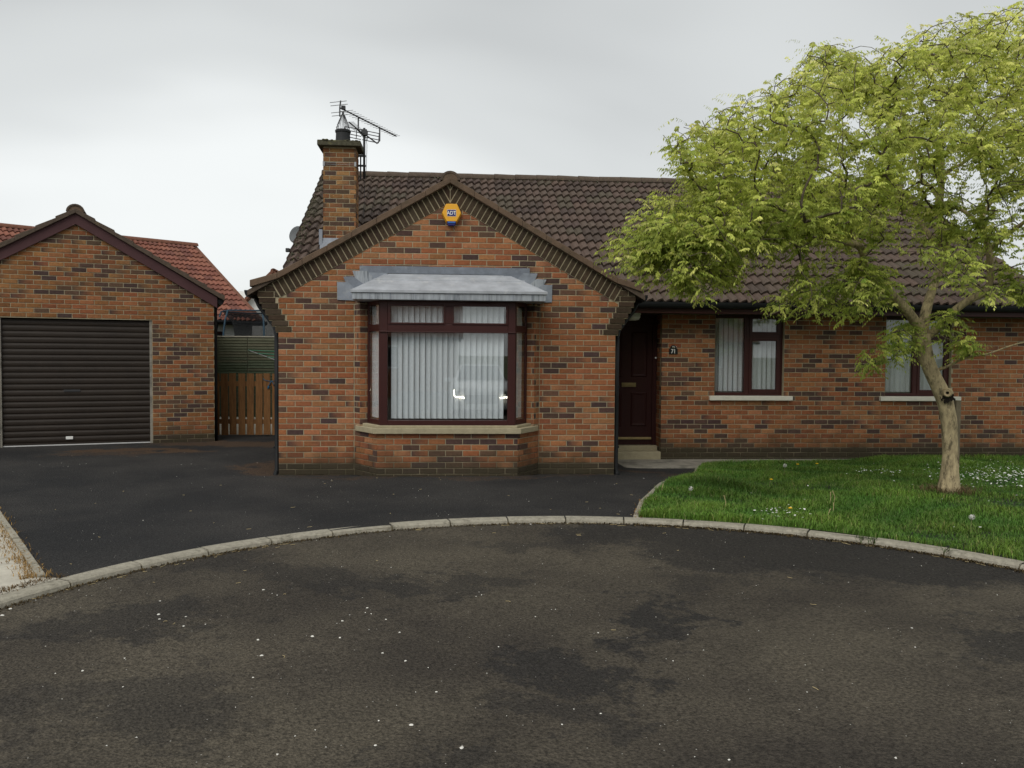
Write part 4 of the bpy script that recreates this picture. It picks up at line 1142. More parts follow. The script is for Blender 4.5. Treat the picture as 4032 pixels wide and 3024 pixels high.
# rotary clothes line in the yard
ry = thing('rotary_clothes_line', 'rotary clothes line with green cords in the yard behind the gate', 'clothes line', (-.55, 7.2, .075))
m = MB(); m.tube([(-.55, 7.2, .05), (-.55, 7.2, 1.75)], .022, 8); m.build('pole', MAT['galv'], ry)
ends = []
for k in range(4):
    t = R_(188+90*k); e_ = np.array([-.55+1.50*math.cos(t), 7.2+1.5*math.sin(t), 1.71]); b_ = np.array([-.55, 7.2, 1.15]); ends.append((b_, e_))
    m = MB(); m.tube([b_, e_], .010, 6); m.build('arm', MAT['galv'], ry)
for j in range(6):
    f_ = 1-.13*j; m = MB()
    for k in range(4):
        p0 = ends[k][0]+(ends[k][1]-ends[k][0])*f_; p1 = ends[(k+1) % 4][0]+(ends[(k+1) % 4][1]-ends[(k+1) % 4][0])*f_
        mid = (p0+p1)/2-np.array([0, 0, .03]); m.tube([p0, mid, p1], .006, 5)
    m.build('cord', MAT['greenline'], ry)

# ================================================================== NEIGHBOURING HOUSES
RT = [(.215, .085, .058), (.190, .074, .050), (.240, .098, .066), (.175, .072, .052)]
MAT['redridge'] = M('red_ridge_tile', (.17, .078, .052), .9, .15, .25, 10, .4, 60, stain=((.30, .20, .05), 4, .62, .6))
def neighbour(name, label, Rend, phi, length, run, tiles, seed, chim=None, wallcol='render'):
    """Rend: right end of the ridge; the ridge runs back to the left along phi; the front slope faces the camera"""
    Rend = np.array(Rend, float); rd_ = np.array([math.cos(phi), math.sin(phi), 0]); dn = np.array([math.sin(phi), -math.cos(phi), 0])
    rise = run*T30; ze = Rend[2]-rise; gz = -.42
    h = thing(name, label, 'house', Rend-rd_*length/2-np.array([0, 0, Rend[2]-gz]))
    L0 = Rend-rd_*length
    m = MB()
    wr = run-.35
    m.prism([Rend-rd_*.25+dn*wr-np.array([0, 0, Rend[2]-gz]), Rend-rd_*.25-dn*wr-np.array([0, 0, Rend[2]-gz]), Rend-rd_*.25-dn*wr-np.array([0, 0, rise-.12]), Rend-rd_*.25-np.array([0, 0, .1]), Rend-rd_*.25+dn*wr-np.array([0, 0, rise-.12])], -rd_*(length-.5))
    m.build('wall', MAT[wallcol], h)
    m = MB()
    for sg in (1, -1):
        e_ = dn*sg*run-np.array([0, 0, rise]); q = np.array([0, 0, .06])
        m.prism([Rend-q*.3, Rend+e_-q*.3, Rend+e_-q*1.6, Rend-q*1.6], -rd_*length)
    rf = m.build('roof', MAT['redridge'], h)
    up = -dn*math.cos(R_(30))+np.array([0, 0, math.sin(R_(30))])
    if tiles:
        cols_ = int(length/.30); rows_ = int(run/math.cos(R_(30))/.338)+1
        tiled_slope(rf, L0+dn*(run+.03)-np.array([0, 0, rise+.02]), rd_, up, cols_, rows_, .30, run/math.cos(R_(30))/rows_, 2, RT, tiles, seed, hidden=None)
    n = int(length/.45)
    for i in range(n):
        a0 = Rend-rd_*(i*.45)-np.array([0, 0, .03]); half_round(a0, a0-rd_*.446, .13).build('ridge_tile', MAT['redridge'], rf)
    m = MB(); a0 = L0+dn*(run+.04)-np.array([0, 0, rise+.05]); a1 = Rend+dn*(run+.04)-np.array([0, 0, rise+.05]); m.tube([a0, a1], .055, 8); m.build('gutter', MAT['black'], h)
    m = MB(); b0 = L0+dn*wr-np.array([0, 0, rise+.12]); m.prism([b0, b0+rd_*length, b0+rd_*length+dn*.36, b0+dn*.36], (0, 0, .05)); m.build('soffit', MAT['soffit'], h)
    return h, rd_, dn, rise, gz
h1, rd_, dn, rise, gz = neighbour('neighbour_house', 'white rendered neighbouring bungalow with an orange-red tiled roof behind the garage', (-6.0, 16.95, 5.16), R_(41), 11., 4.5, 290, 101)
Rn = np.array([-6.0, 16.95, 5.16])
for s_, wd in ((1.7, 1.1), (4.4, 1.2), (7.2, 1.2)):
    c = Rn-rd_*s_+dn*(4.5-.35+.01); c[2] = 1.15
    w = bpy.data.objects.new('window', None); link(w); w.location = c; set_parent(w, h1); w['_w'] = list(map(float, c))
    m = MB(); m.box((-wd/2, -.03, .0), (wd/2, .03, 1.1), ax=(rd_, -dn, np.array([0, 0, 1.])), org=c); m.build('frame', MAT['upvc'], w)
    m = MB(); m.box((-wd/2+.07, -.04, .07), (-.03, -.032, 1.03), ax=(rd_, -dn, np.array([0, 0, 1.])), org=c); m.build('pane', MAT['carglass'], w)
    m = MB(); m.box((.03, -.04, .07), (wd/2-.07, -.032, 1.03), ax=(rd_, -dn, np.array([0, 0, 1.])), org=c); m.build('pane', MAT['carglass'], w)
# a second white house further back: its left gable shows between the roofs
V0 = CAM+34*ray(968, 1170); V1 = CAM+34.6*ray(1082, 1064)
h2 = thing('neighbour_house', 'white gabled house far behind with an orange verge and a white chimney', 'house', (V1[0], V1[1], -.42))
apx = np.array([V1[0], V1[1], V1[2]]); wd = 5.2; pt_ = (V1[2]-V0[2])/(V1[0]-V0[0])
m = MB(); q0 = apx-np.array([0, 0, .12])
m.prism([(apx[0]-wd*.72, apx[1], -.42), (apx[0]+wd*.72, apx[1], -.42), (apx[0]+wd*.72, apx[1], q0[2]-wd*.72*pt_*.75), q0, (apx[0]-wd*.72, apx[1], q0[2]-wd*.72*pt_*.75)], (0, 9, 0)); m.build('wall', MAT['render'], h2)
m = MB()
for sg in (-1, 1):
    ex = apx[0]+sg*3.4; ez_ = apx[2]-3.4*pt_*.98
    m.prism([apx+np.array([0, -.3, 0]), (ex, apx[1]-.3, ez_), (ex, apx[1]-.3, ez_-.14), apx+np.array([0, -.3, -.14])], (0, 9.6, 0))
m.build('roof', MAT['redridge'], h2)
for i in range(9):
    a, b = apx[0]-3.4*i/9, apx[0]-3.4*(i+1)/9
    m = MB(); za, zb_ = apx[2]-(apx[0]-a)*pt_*.98, apx[2]-(apx[0]-b)*pt_*.98
    m.prism([(a, apx[1]-.36, za+.03), (b, apx[1]-.36, zb_+.07), (b, apx[1]-.36, zb_-.08), (a, apx[1]-.36, za-.12)], (0, .3, 0)); m.build('verge_tile', MAT['redridge'], h2)
half_round(apx+np.array([0, -.3, -.06]), apx+np.array([0, 9, -.06]), .12).build('ridge_tile', MAT['redridge'], h2)
m = MB(); cb = CAM+37*ray(957, 1147); m.box((cb[0]-.28, cb[1], cb[2]-2.2), (cb[0]+.28, cb[1]+.5, cb[2])); m.build('chimney', MAT['render'], h2)

MAT['farbrick'] = M('far_brick', (.24, .11, .06), .9, .1, .3, 14, .3, 60)
for nm, xr, yr, ln, lab in (('opposite_house', -12., -34., 15., 'brick bungalow across the road, mirrored faintly in the bay window'), ('opposite_house', 6.5, -37., 14., 'second brick bungalow across the road, mirrored in the right-hand windows')):
    ho, rdo, dno, riseo, gzo = neighbour(nm, lab, (xr, yr, 5.0), PI, ln, 4.4, 0, 131, None, 'farbrick')
    for s_, wd in ((2.5, 1.8), (7.0, 1.2), (11.0, 1.8)):
        c = np.array([xr, yr, 0])-rdo*s_+dno*4.07; c[2] = .95
        m = MB(); m.box((-wd/2, -.03, .0), (wd/2, .03, 1.1), ax=(rdo, -dno, np.array([0, 0, 1.])), org=c); w = m.build('window', MAT['white'], ho)
        m = MB(); m.box((-wd/2+.07, -.045, .07), (wd/2-.07, -.032, 1.03), ax=(rdo, -dno, np.array([0, 0, 1.])), org=c); m.build('pane', MAT['carglass'], w)

# ================================================================== SMALL THINGS ON THE BUNGALOW
def text_mesh(txt, size, mat, name, shear=0., depth=.002):
    cu = bpy.data.curves.new(name, 'FONT'); cu.body = txt; cu.size = size; cu.align_x = 'CENTER'; cu.align_y = 'CENTER'; cu.shear = shear; cu.extrude = depth; cu.offset = size*.018
    t = bpy.data.objects.new(name, cu); link(t); bpy.context.view_layer.update()
    dg = bpy.context.evaluated_depsgraph_get(); me = bpy.data.meshes.new_from_object(t.evaluated_get(dg)); bpy.data.objects.remove(t)
    me.materials.clear(); me.materials.append(mat); return me
# alarm box
ac = at(1778, 838, Y=-.09)
alarm = thing('alarm_box', 'yellow hexagonal burglar alarm box with navy ADT logo under the gable apex', 'alarm box', (ac[0], -.01, ac[2]))
hexp = [(-.125+0, 0), (-.068, -.112), (.068, -.112), (.128, 0), (.072, .122), (-.072, .122)]
m = MB(); m.add([(ac[0]+x*1.10, -.006, ac[2]-.006+z*1.10) for x, z in hexp]+[(ac[0]+x, -.085, ac[2]+z) for x, z in hexp], [(6, 7, 8, 9, 10, 11)]+[(i, (i+1) % 6, 6+(i+1) % 6, 6+i) for i in range(6)]+[(5, 4, 3, 2, 1, 0)])
m.build('case', MAT['yellow'], alarm, bevel=.006)
m = MB(); m.prism([(ac[0]+x, -.07, ac[2]+z) for x, z in ((-.062, -.108), (-.055, -.150), (-.04, -.166), (.04, -.166), (.055, -.150), (.062, -.108))], (0, .06, 0)); m.build('strobe_lens', MAT['navy'], alarm, bevel=.004)
m = MB(); m.prism([(ac[0]+x, -.082, ac[2]+z) for x, z in ((-.056, -.114), (-.047, -.136), (.047, -.136), (.056, -.114))], (0, .014, 0)); m.build('lens_window', MAT['bluelens'], alarm)
m = MB(); m.box((ac[0]-.061, -.0872, ac[2]-.047), (ac[0]+.061, -.086, ac[2]+.045)); m.build('logo_border', MAT['white'], alarm)
m = MB(); m.box((ac[0]-.057, -.0885, ac[2]-.043), (ac[0]+.057, -.0872, ac[2]+.041)); m.build('logo_panel', MAT['navy'], alarm)
o = obj('logo_letters', text_mesh('ADT', .074, MAT['white'], 'logo_letters', 0., .0008), alarm); o.location = (ac[0]-.001, -.0894, ac[2]-.003); o.rotation_euler = (PI/2, 0, 0); o.scale = (.80, .95, 1)
# house number
nc = np.array([5.929, D-.008, 1.752])
sign = thing('house_number_plaque', 'black arched house number plaque reading 71 beside the front door', 'house sign', (nc[0], D, nc[2]-.07))
arcq = [(-.069, -.07), (.069, -.07), (.069, .022), (.052, .022)]+[(.052*math.cos(t), .026+.052*math.sin(t)) for t in np.linspace(.1, PI-.1, 9)]+[(-.052, .022), (-.069, .022)]
m = MB(); m.prism([(nc[0]+x, nc[1]-.004, nc[2]+z) for x, z in arcq], (0, .012, 0)); m.build('plate', MAT['black'], sign)
o = obj('numerals', text_mesh('71', .094, MAT['white'], 'numerals', 0., .0008), sign); o.location = (nc[0], nc[1]-.006, nc[2]-.026); o.rotation_euler = (PI/2, 0, 0); o.scale = (.85, 1, 1)
for x, z in ((-.018, .052), (-.002, .056), (.014, .054), (.022, .040), (.046, .052), (-.008, .046)):
    m = MB(); m.prism([(nc[0]+x+.0055*math.cos(t), nc[1]-.006, nc[2]+z+.0055*math.sin(t)) for t in np.linspace(0, 2*PI, 7)[:-1]], (0, .003, 0)); m.build('flower', MAT['white'], sign)
m = MB(); m.prism([(nc[0]+x, nc[1]-.0055, nc[2]+z) for x, z in ((-.02, .034), (.02, .030), (.012, .042), (-.012, .044))], (0, .002, 0)); m.build('leaf_sprig', MAT['stem'], sign)
# porch lamp under the soffit
lamp = thing('porch_lamp', 'white porch lamp under the soffit by the front door', 'lamp', (5.2, 1.72, 2.33))
m = MB(); m.lathe((5.22, 1.72, 2.215), [(.045, 0), (.10, .012), (.125, .05), (.125, .085), (.10, .095)], 24); m.build('diffuser', MAT['white'], lamp, smooth_=True)
m = MB(); m.lathe((5.22, 1.72, 2.305), [(.135, 0), (.135, .03)], 24); m.build('base', MAT['white'], lamp)
# TV aerial on a mast strapped to the chimney
MX, MY = .80, 3.45
aer = thing('tv_aerial', 'two television aerials on a mast strapped to the brick chimney', 'aerial', (MX, MY, 4.75))
m = MB(); m.tube([(MX, MY, 4.72), (MX, MY, 5.60)], .021, 10); m.build('mast', MAT['mast'], aer, smooth_=True)
for z in (4.93, 5.10):
    m = MB(); m.box((.69, MY-.02, z), (MX+.03, MY+.02, z+.03)); m.build('bracket', MAT['mast'], aer)
m = MB(); m.tube([(.74, MY-.02, 4.70), (.74, MY-.02, 5.12)], .014, 6); m.build('lashing_strut', MAT['mast'], aer)
m = MB(); m.tube([(.145, 3.045, 4.87), (.70, 3.042, 4.865)], .003, 4); m.tube([(.145, 3.045, 4.90), (.70, 3.042, 4.895)], .003, 4); m.build('strap_wire', MAT['galv'], aer)
for x in (.160, .690): m = MB(); m.box((x-.016, 3.03, 4.84), (x+.016, 3.05, 4.915)); m.build('corner_clip', MAT['galv'], aer)
b0, b1 = np.array([.355, 2.95, 5.80]), np.array([1.27, 4.85, 5.80])
b0 = CAM+14.35*ray(1338, 424); b1 = CAM+16.35*ray(1560, 536)
bd_ = (b1-b0)/np.linalg.norm(b1-b0); hp_ = np.cross(bd_, (0, 0, 1)); hp_ /= np.linalg.norm(hp_)
if hp_[0] < 0: hp_ = -hp_
m = MB(); m.tube([b0, b1], .013, 8); m.build('boom', MAT['mast'], aer)
LB = np.linalg.norm(b1-b0)
for i in range(19):
    t = .10+.895*i/18; c = b0+(b1-b0)*t; ln = .135-.05*i/18
    m = MB(); m.tube([c-hp_*ln, c+hp_*ln], .0045, 5); m.build('element', MAT['alum'], aer)
for (u_, v_, w_) in ((-.02, .10, .17), (-.005, .045, .175), (.0, -.075, .17), (.005, -.13, .16)):
    c = b0+np.array([u_, 0, v_]); m = MB(); m.tube([c-hp_*w_, c+hp_*w_*.9], .006, 5); m.build('reflector_rod', MAT['alum'], aer)
m = MB(); m.tube([b0+np.array([0, 0, -.15]), b0, b0+np.array([.015, 0, .12])], .013, 6); m.build('reflector_spine', MAT['mast'], aer)
m = MB(); c = b0+bd_*.12; m.box(tuple(c-np.array([.035, .03, .0])), tuple(c+np.array([.035, .03, .06]))); m.build('dipole_box', MAT['mast'], aer)
top = np.array([MX, MY, 5.54]); a_ = b0+(b1-b0)*.30; c_ = b0+(b1-b0)*.68
m = MB(); m.tube([a_, a_-np.array([0, 0, .24]), a_-np.array([-.04, 0, .29]), top-np.array([0, 0, .04]), c_-np.array([.05, 0, .29]), c_-np.array([0, 0, .24]), c_], .013, 8); m.build('cradle', MAT['mast'], aer, smooth_=True)
m = MB(); m.box((MX-.05, MY-.05, 5.47), (MX+.05, MY+.03, 5.57)); m.build('clamp', MAT['mast'], aer)
# second aerial: grid reflector and short boom
gc = at(1425, 531, Y=MY-.06); gu = np.array([.93, .28, -.10]); gu /= np.linalg.norm(gu); gvv = np.array([.05, .10, 1.]); gvv /= np.linalg.norm(gvv)
for sg in (-1, 1):
    m = MB()
    for s_ in (.30, .095): m.tube([gc+gu*s_*sg-gvv*.085, gc+gu*s_*sg+gvv*.085], .008, 5)
    for q in (-.085, -.03, .03, .085): m.tube([gc+gu*.01*sg+gvv*q, gc+gu*.30*sg+gvv*q], .008, 5)
    m.build('reflector_grid', MAT['mast'], aer)
q0 = gc+np.array([0, -.02, .03]); q1 = CAM+13.9*ray(1374, 481); m = MB(); m.tube([q0, q1], .011, 6); m.build('short_boom', MAT['mast'], aer)
qd = (q1-q0)/np.linalg.norm(q1-q0); qh = np.cross(qd, (0, 0, 1)); qh /= np.linalg.norm(qh)
for i in range(9):
    c = q0+(q1-q0)*(.25+.75*i/8); m = MB(); m.tube([c-qh*.085, c+qh*.085], .004, 4); m.build('short_element', MAT['alum'], aer)
m = MB(); m.tube([(MX+.02, MY-.02, 5.5), (MX+.05, MY-.02, 5.3), (MX+.04, MY-.02, 4.9), (MX+.02, MY-.1, 4.62), (MX+.05, MY-.6, 3.95)], .004, 5); m.build('cable', MAT['black'], aer)
# satellite dish on the left gable end
dc = at(1172, 926, Y=4.2)
dish = thing('satellite_dish', 'grey satellite dish beyond the left verge of the bungalow roof', 'satellite dish', (dc[0]+.3, 4.2, dc[2]-.2))
m = MB(); rows = []
for i in range(7):
    r0 = .165*i/6
    rows += [(r0*math.cos(2*PI*k/24), r0*math.sin(2*PI*k/24), .22*r0*r0/.2) for k in range(24)]
m.add(rows, [(i*24+k, i*24+(k+1) % 24, (i+1)*24+(k+1) % 24, (i+1)*24+k) for i in range(6) for k in range(24)])
o = m.build('reflector', MAT['dish'], dish, smooth_=True); o.matrix_basis = Matrix.Translation(dc) @ Matrix.Rotation(R_(-28), 4, 'Z') @ Matrix.Rotation(R_(78), 4, 'X')
sd = o.modifiers.new('solid', 'SOLIDIFY'); sd.thickness = .006
m = MB(); m.tube([dc, dc+np.array([.2, .02, -.12]), (.02, 4.22, dc[2]-.2)], .018, 8); m.build('wall_arm', MAT['mast'], dish)
lnb = at(1133, 985, Y=3.7); m = MB(); m.tube([dc-np.array([0, 0, .2]), lnb], .010, 6); m.build('feed_arm', MAT['mast'], dish)
m = MB(); m.box(tuple(lnb-.035), tuple(lnb+.035)); m.build('feed_horn', MAT['mast'], dish, bevel=.01)

# ================================================================== TREE
def trk(pts, y0=-2.1):       # traced (u, v, depth offset, radius)
    return [(at(u, v, Y=y0+dy), r) for u, v, dy, r in pts]
def z7(x, y): return 3100+x/1.382, 1100+y/1.3825
def zt_(x, y): return 2300+x/1.276, y/1.276
def chain(lst, f): return [(*f(x, y), dy, r) for x, y, dy, r in lst]
tree = thing('tree', 'broad tree with bright yellow-green feathery leaves and a leaning trunk on the lawn', 'tree', (8.1, -2.1, .06))
trunk_c = chain([(872, 1215, 0, .150), (874, 1160, 0, .130), (882, 1060, 0, .100), (886, 940, 0, .086), (882, 800, 0, .085), (872, 700, 0, .090), (845, 620, -.02, .090), (800, 540, -.03, .080), (760, 450, -.03, .079), (738, 370, -.02, .086), (735, 300, 0, .085)], z7)
limbs = [chain([(735, 300, 0, .085), (690, 225, -.05, .060), (610, 110, -.2, .050), (510, 40, -.4, .045), (430, -20, -.5, .040)], z7)
         + chain([(1390, 1255, -.75, .040), (1300, 1190, -.9, .034), (1150, 1130, -1.1, .028), (950, 1130, -1.3, .020), (800, 1150, -1.3, .014), (620, 1200, -1.3, .009), (400, 1230, -1.2, .006)], zt_),
         chain([(737, 290, 0, .065), (750, 180, .1, .058), (790, 60, .2, .052)], z7) + chain([(1795, 1350, .3, .046), (1805, 1200, .4, .044), (1795, 1000, .5, .042), (1780, 870, .5, .040), (1800, 700, .6, .030), (1900, 480, .7, .022), (1990, 250, .8, .012)], zt_),
         chain([(740, 320, 0, .055), (800, 300, -.05, .050), (880, 200, -.15, .044), (990, 115, -.3, .042)], z7) + chain([(2040, 1450, -.4, .038), (2045, 1290, -.5, .034), (2010, 1150, -.6, .030), (1965, 1085, -.6, .022), (1860, 1040, -.5, .014)], zt_),
         chain([(2040, 1260, -.5, .026), (2150, 1130, -.7, .022), (2350, 1040, -1.0, .016), (2600, 980, -1.2, .010)], zt_),
         chain([(1990, 1110, -.6, .022), (2060, 1000, -.4, .018), (2200, 900, -.2, .014), (2400, 780, .2, .010)], zt_),
         chain([(1785, 880, .5, .030), (1690, 790, .3, .022), (1600, 640, .1, .016), (1400, 420, -.2, .011), (1220, 280, -.3, .006)], zt_),
         chain([(1785, 890, .5, .030), (1870, 840, .8, .022), (2010, 720, 1.2, .016), (2300, 560, 1.6, .010)], zt_),
         chain([(1795, 1010, .5, .030), (1700, 900, .9, .026), (1620, 700, 1.2, .018), (1500, 500, 1.3, .010)], zt_),
         chain([(1400, 1265, -.7, .030), (1300, 1080, -.4, .024), (1130, 980, -.1, .018), (900, 860, .1, .012), (650, 700, .2, .008)], zt_),
         chain([(1800, 1250, .35, .034), (1650, 1080, .7, .026), (1400, 950, 1.1, .018), (1100, 800, 1.4, .012)], zt_),
         chain([(820, 492, -.03, .020), (860, 485, -.1, .016), (930, 450, -.25, .013), (1060, 400, -.4, .010), (1300, 345, -.6, .007), (1420, 330, -.7, .004)], z7)]
nodes, par, rad, fixed = [], [], [], []
def add_node(p, pa, r, fx):
    nodes.append(np.array(p)); par.append(pa); rad.append(r); fixed.append(fx); return len(nodes)-1
def densify(tr, start=None):
    idx = start; prev = None; P = np.array([p for p, _ in tr]); Rr = np.array([r for _, r in tr])
    d = np.r_[0, np.cumsum(np.linalg.norm(np.diff(P, axis=0), axis=1))]; n = max(int(d[-1]/.09), 4); t = np.linspace(0, d[-1], n)
    # smooth interpolation
    Q = np.stack([np.interp(t, d, P[:, k]) for k in range(3)], 1)
    for _ in range(3): Q[1:-1] = (Q[:-2]+2*Q[1:-1]+Q[2:])/4
    if len(nodes):
        w_ = np.sin(np.linspace(0, PI, n))[:, None]; ph_ = len(nodes)*.37
        Q = Q+w_*np.stack([.02*np.sin(t*7+ph_), .03*np.sin(t*5+ph_*2), .028*np.sin(t*9+ph_*3)], 1)
    RR = np.interp(t, d, Rr); ids = []
    for q, r in zip(Q, RR): idx = add_node(q, idx, r, True); ids.append(idx)
    return ids, Q, RR
trunk_ids, TQ, TR = densify(trk(trunk_c), None)
par[0] = -1
limb_geo = []
for lb in limbs:
    tr_ = trk(lb); P0 = tr_[0][0]; k = int(np.argmin([np.linalg.norm(n-P0) for n in nodes]))
    ids, Q, RR = densify(tr_, k); limb_geo.append((Q, RR))
# trunk mesh
def rough_tube(mb, Q, RR, n, amp, seed):
    r_ = np.random.RandomState(seed); b = len(mb.v); ph = r_.uniform(0, 6, 6)
    T = np.gradient(Q, axis=0); T /= np.linalg.norm(T, axis=1)[:, None]; a = np.array([1., 0, 0]); V = []
    for i in range(len(Q)):
        a = a-T[i]*(a@T[i]); a /= np.linalg.norm(a); bb = np.cross(T[i], a)
        for k in range(n):
            t = 2*PI*k/n; w = 1+amp*(math.sin(3*t+ph[0]+i*.12)+.6*math.sin(5*t+ph[1]-i*.2)+.5*math.sin(i*.9+ph[2]))+r_.uniform(-amp, amp)*.5
            V.append(Q[i]+RR[i]*w*(math.cos(t)*a+math.sin(t)*bb))
    m_ = len(Q)
    mb.add(V, [(i*n+k, i*n+(k+1) % n, (i+1)*n+(k+1) % n, (i+1)*n+k) for i in range(m_-1) for k in range(n)]+[tuple(range((m_-1)*n, m_*n))])
tm = MB(); rough_tube(tm, TQ, TR, 18, .045, 1)
for i, (Q, RR) in enumerate(limb_geo): rough_tube(tm, Q, RR, 10 if RR[0] > .04 else 7, .03, 5+i)
tm.build('trunk', MAT['bark'], tree, smooth_=True)
# pruned stub with a pale cut and a dark rot hole
kp = at(*z7(872, 618), Y=-2.22); fwd = (CAM-kp)/np.linalg.norm(CAM-kp)
ku = np.cross(fwd, (0, 0, 1)); ku /= np.linalg.norm(ku); kv = np.cross(ku, fwd)
m = MB(); ring = lambda c, r, n=14, sq=1.: [c+ku*r*math.cos(2*PI*k/n)*(1+.08*math.sin(3*k))+kv*r*sq*math.sin(2*PI*k/n) for k in range(n)]
m.add(ring(kp-fwd*.06, .062)+ring(kp+fwd*.02, .050)+ring(kp+fwd*.035, .042), [(j*14+k, j*14+(k+1) % 14, (j+1)*14+(k+1) % 14, (j+1)*14+k) for j in range(2) for k in range(14)])
m.build('pruned_stub', MAT['bark'], tree, smooth_=True)
m = MB(); cut = M('cut_wood', (.42, .33, .20), .9, .1, .2, 40)
m.add(ring(kp+fwd*.036, .041)+ring(kp+fwd*.030, .017), [(k, (k+1) % 14, 14+(k+1) % 14, 14+k) for k in range(14)]); m.build('cut_face', cut, tree)
m = MB(); m.add(ring(kp+fwd*.0305, .0172)+ring(kp-fwd*.01, .012), [(k, (k+1) % 14, 14+(k+1) % 14, 14+k) for k in range(14)]+[tuple(range(14, 28))]); m.build('rot_hole', MAT['darkgap'], tree)
m = MB(); pr_ = np.random.RandomState(4)
for i in range(70):
    c = kp+ku*pr_.normal(0, .035)+np.array([0, 0, -.055+pr_.normal(0, .022)])-fwd*.012; r0 = pr_.uniform(.006, .016)
    m.add([c+ku*r0*math.cos(a_)+kv*r0*math.sin(a_)*1.2+fwd*.012*(1-abs(math.cos(a_))*.3) for a_ in np.linspace(0, 2*PI, 6)[:-1]], [(0, 1, 2, 3, 4)])
m.build('bark_rot', MAT['darkgap'], tree, kind='stuff')

# crown: twig tips spread through the crown's volume, then branches grown to reach them
def inside(P, poly):
    x, y = P[:, 0], P[:, 1]; r_ = np.zeros(len(P), bool); n = len(poly)
    for i in range(n):
        x1, y1 = poly[i]; x2, y2 = poly[(i+1) % n]
        c = ((y1 > y) != (y2 > y)) & (x < (x2-x1)*(y-y1)/(y2-y1+1e-12)+x1); r_ ^= c
    return r_
def sample_poly(poly, n, rs_):
    poly = np.array(poly, float); lo, hi = poly.min(0), poly.max(0); out_ = np.zeros((0, 2))
    while len(out_) < n:
        q = rs_.uniform(lo, hi, (n*3, 2)); out_ = np.r_[out_, q[inside(q, poly)]]
    return out_[:n]
rs_ = np.random.RandomState(23)
PA = [(105, 1290), (160, 1155), (300, 1055), (400, 985), (530, 905), (400, 720), (380, 655), (560, 600), (650, 555), (880, 450), (1030, 365), (1080, 290), (1160, 195), (1290, 200), (1420, 320), (1600, 190), (1790, 110), (2020, 40), (2300, 30), (2700, 300), (2750, 900), (2400, 850), (1950, 780), (1650, 850), (1620, 1080), (1380, 1130), (1150, 1120), (1000, 1220), (840, 1330), (720, 1450), (560, 1530), (440, 1440), (240, 1410), (130, 1330)]
PB = [(830, 1625), (960, 1470), (1110, 1340), (1400, 1290), (1560, 1350), (1540, 1540), (1300, 1600), (1000, 1590)]
PC = [(1650, 850), (2000, 800), (2700, 850), (2700, 1430), (2120, 1520), (1880, 1440), (1560, 1260)]
groups = [(PA, 2150, 1.15, zt_, -.3), (PB, 120, .6, zt_, -.5), (PC, 270, .9, zt_, -.3),
          ([(380, 400), (480, 300), (640, 260), (700, 330), (690, 420), (560, 440), (470, 540), (400, 480)], 26, .25, z7, -.35),
          ([(780, 260), (860, 180), (960, 220), (1110, 310), (1120, 400), (1000, 400), (880, 360)], 22, .3, z7, -.3),
          ([(330, 1050), (520, 1010), (700, 1090), (560, 1200), (360, 1180)], 18, .5, zt_, -1.2),
          ([(640, 1180), (800, 1080), (1100, 1050), (1400, 1060), (1600, 1100), (1560, 1240), (1250, 1230), (950, 1290), (800, 1340), (660, 1400)], 130, .7, zt_, -.7)]
att = []
for poly, n, sd, fz, mu in groups:
    Q = sample_poly(poly, n*3, rs_)
    if n > 100:                                     # thin to an even but irregular spread
        keep_ = []; rr0 = 17.; grid_ = {}
        for q in Q:
            ky = (int(q[0]//rr0), int(q[1]//rr0)); c0 = grid_.get(ky, 0)
            if c0 < 2 and len(keep_) < n: keep_.append(q); grid_[ky] = c0+1
        Q = np.array(keep_)
    else: Q = Q[:n]
    for x, y in Q:
        u, v = fz(x, y); dep = np.clip(rs_.normal(mu, sd), -2.0, 2.6)
        if poly is PA:
            edge_ = np.clip((x-100)/900, .25, 1); dep = mu-.9*(1-edge_)+(dep-mu)*edge_
        att.append(at(u, v, Y=-2.1+dep))
att = np.array(att)
N0 = np.array(nodes); dmin = np.min(np.linalg.norm(att[:, None]-N0[None], axis=2), axis=1)
order = np.argsort(dmin); tips = []
NA = np.zeros((80000, 3)); NA[:len(nodes)] = N0; cnt = len(nodes)
trunk_top = trunk_ids[-1]
for ai in order:
    a_ = att[ai]; dd = np.linalg.norm(NA[:cnt]-a_, axis=1); dd[:trunk_top] += 5
    k = int(np.argmin(dd+.35*np.maximum(0, NA[:cnt, 2]-a_[2])))
    p = NA[k].copy(); L = dd[k]; n = max(2, int(L/.11)); prev = k
    side = rs_.normal(0, .10, 3)*L; side[2] = abs(side[2])*.8+.06*L
    for i in range(1, n+1):
        t = i/n; q = p+(a_-p)*t+side*math.sin(PI*t)*.8
        prev = add_node(q, prev, .0, False); NA[cnt] = q; cnt += 1
    tips.append(prev)
# pipe-model radii for grown branches
cr_ = np.zeros(len(nodes))
for t in tips: cr_[t] = .0028**2.3
for i in range(len(nodes)-1, -1, -1):
    if not fixed[i]:
        r = max(cr_[i], .0028**2.3); rad[i] = min(r**(1/2.3), .022)
        cr_[par[i]] += r
bm = MB(); children_n = {}
for i in range(len(nodes)):
    if par[i] is not None and par[i] >= 0: children_n.setdefault(par[i], []).append(i)
done = set()
for i in range(len(nodes)):
    if fixed[i] or i in done: continue
    if fixed[par[i]] or children_n[par[i]][0] != i:
        ch_ = [par[i], i]; done.add(i)
        while ch_[-1] in children_n:
            nx = children_n[ch_[-1]][0]; ch_.append(nx); done.add(nx)
        rr_ = [min(rad[c], rad[ch_[1]]*1.15) for c in ch_]
        bm.tube([nodes[c] for c in ch_], rr_, 5, cap=False)
bm.build('branches', MAT['twig'], tree, smooth_=True)
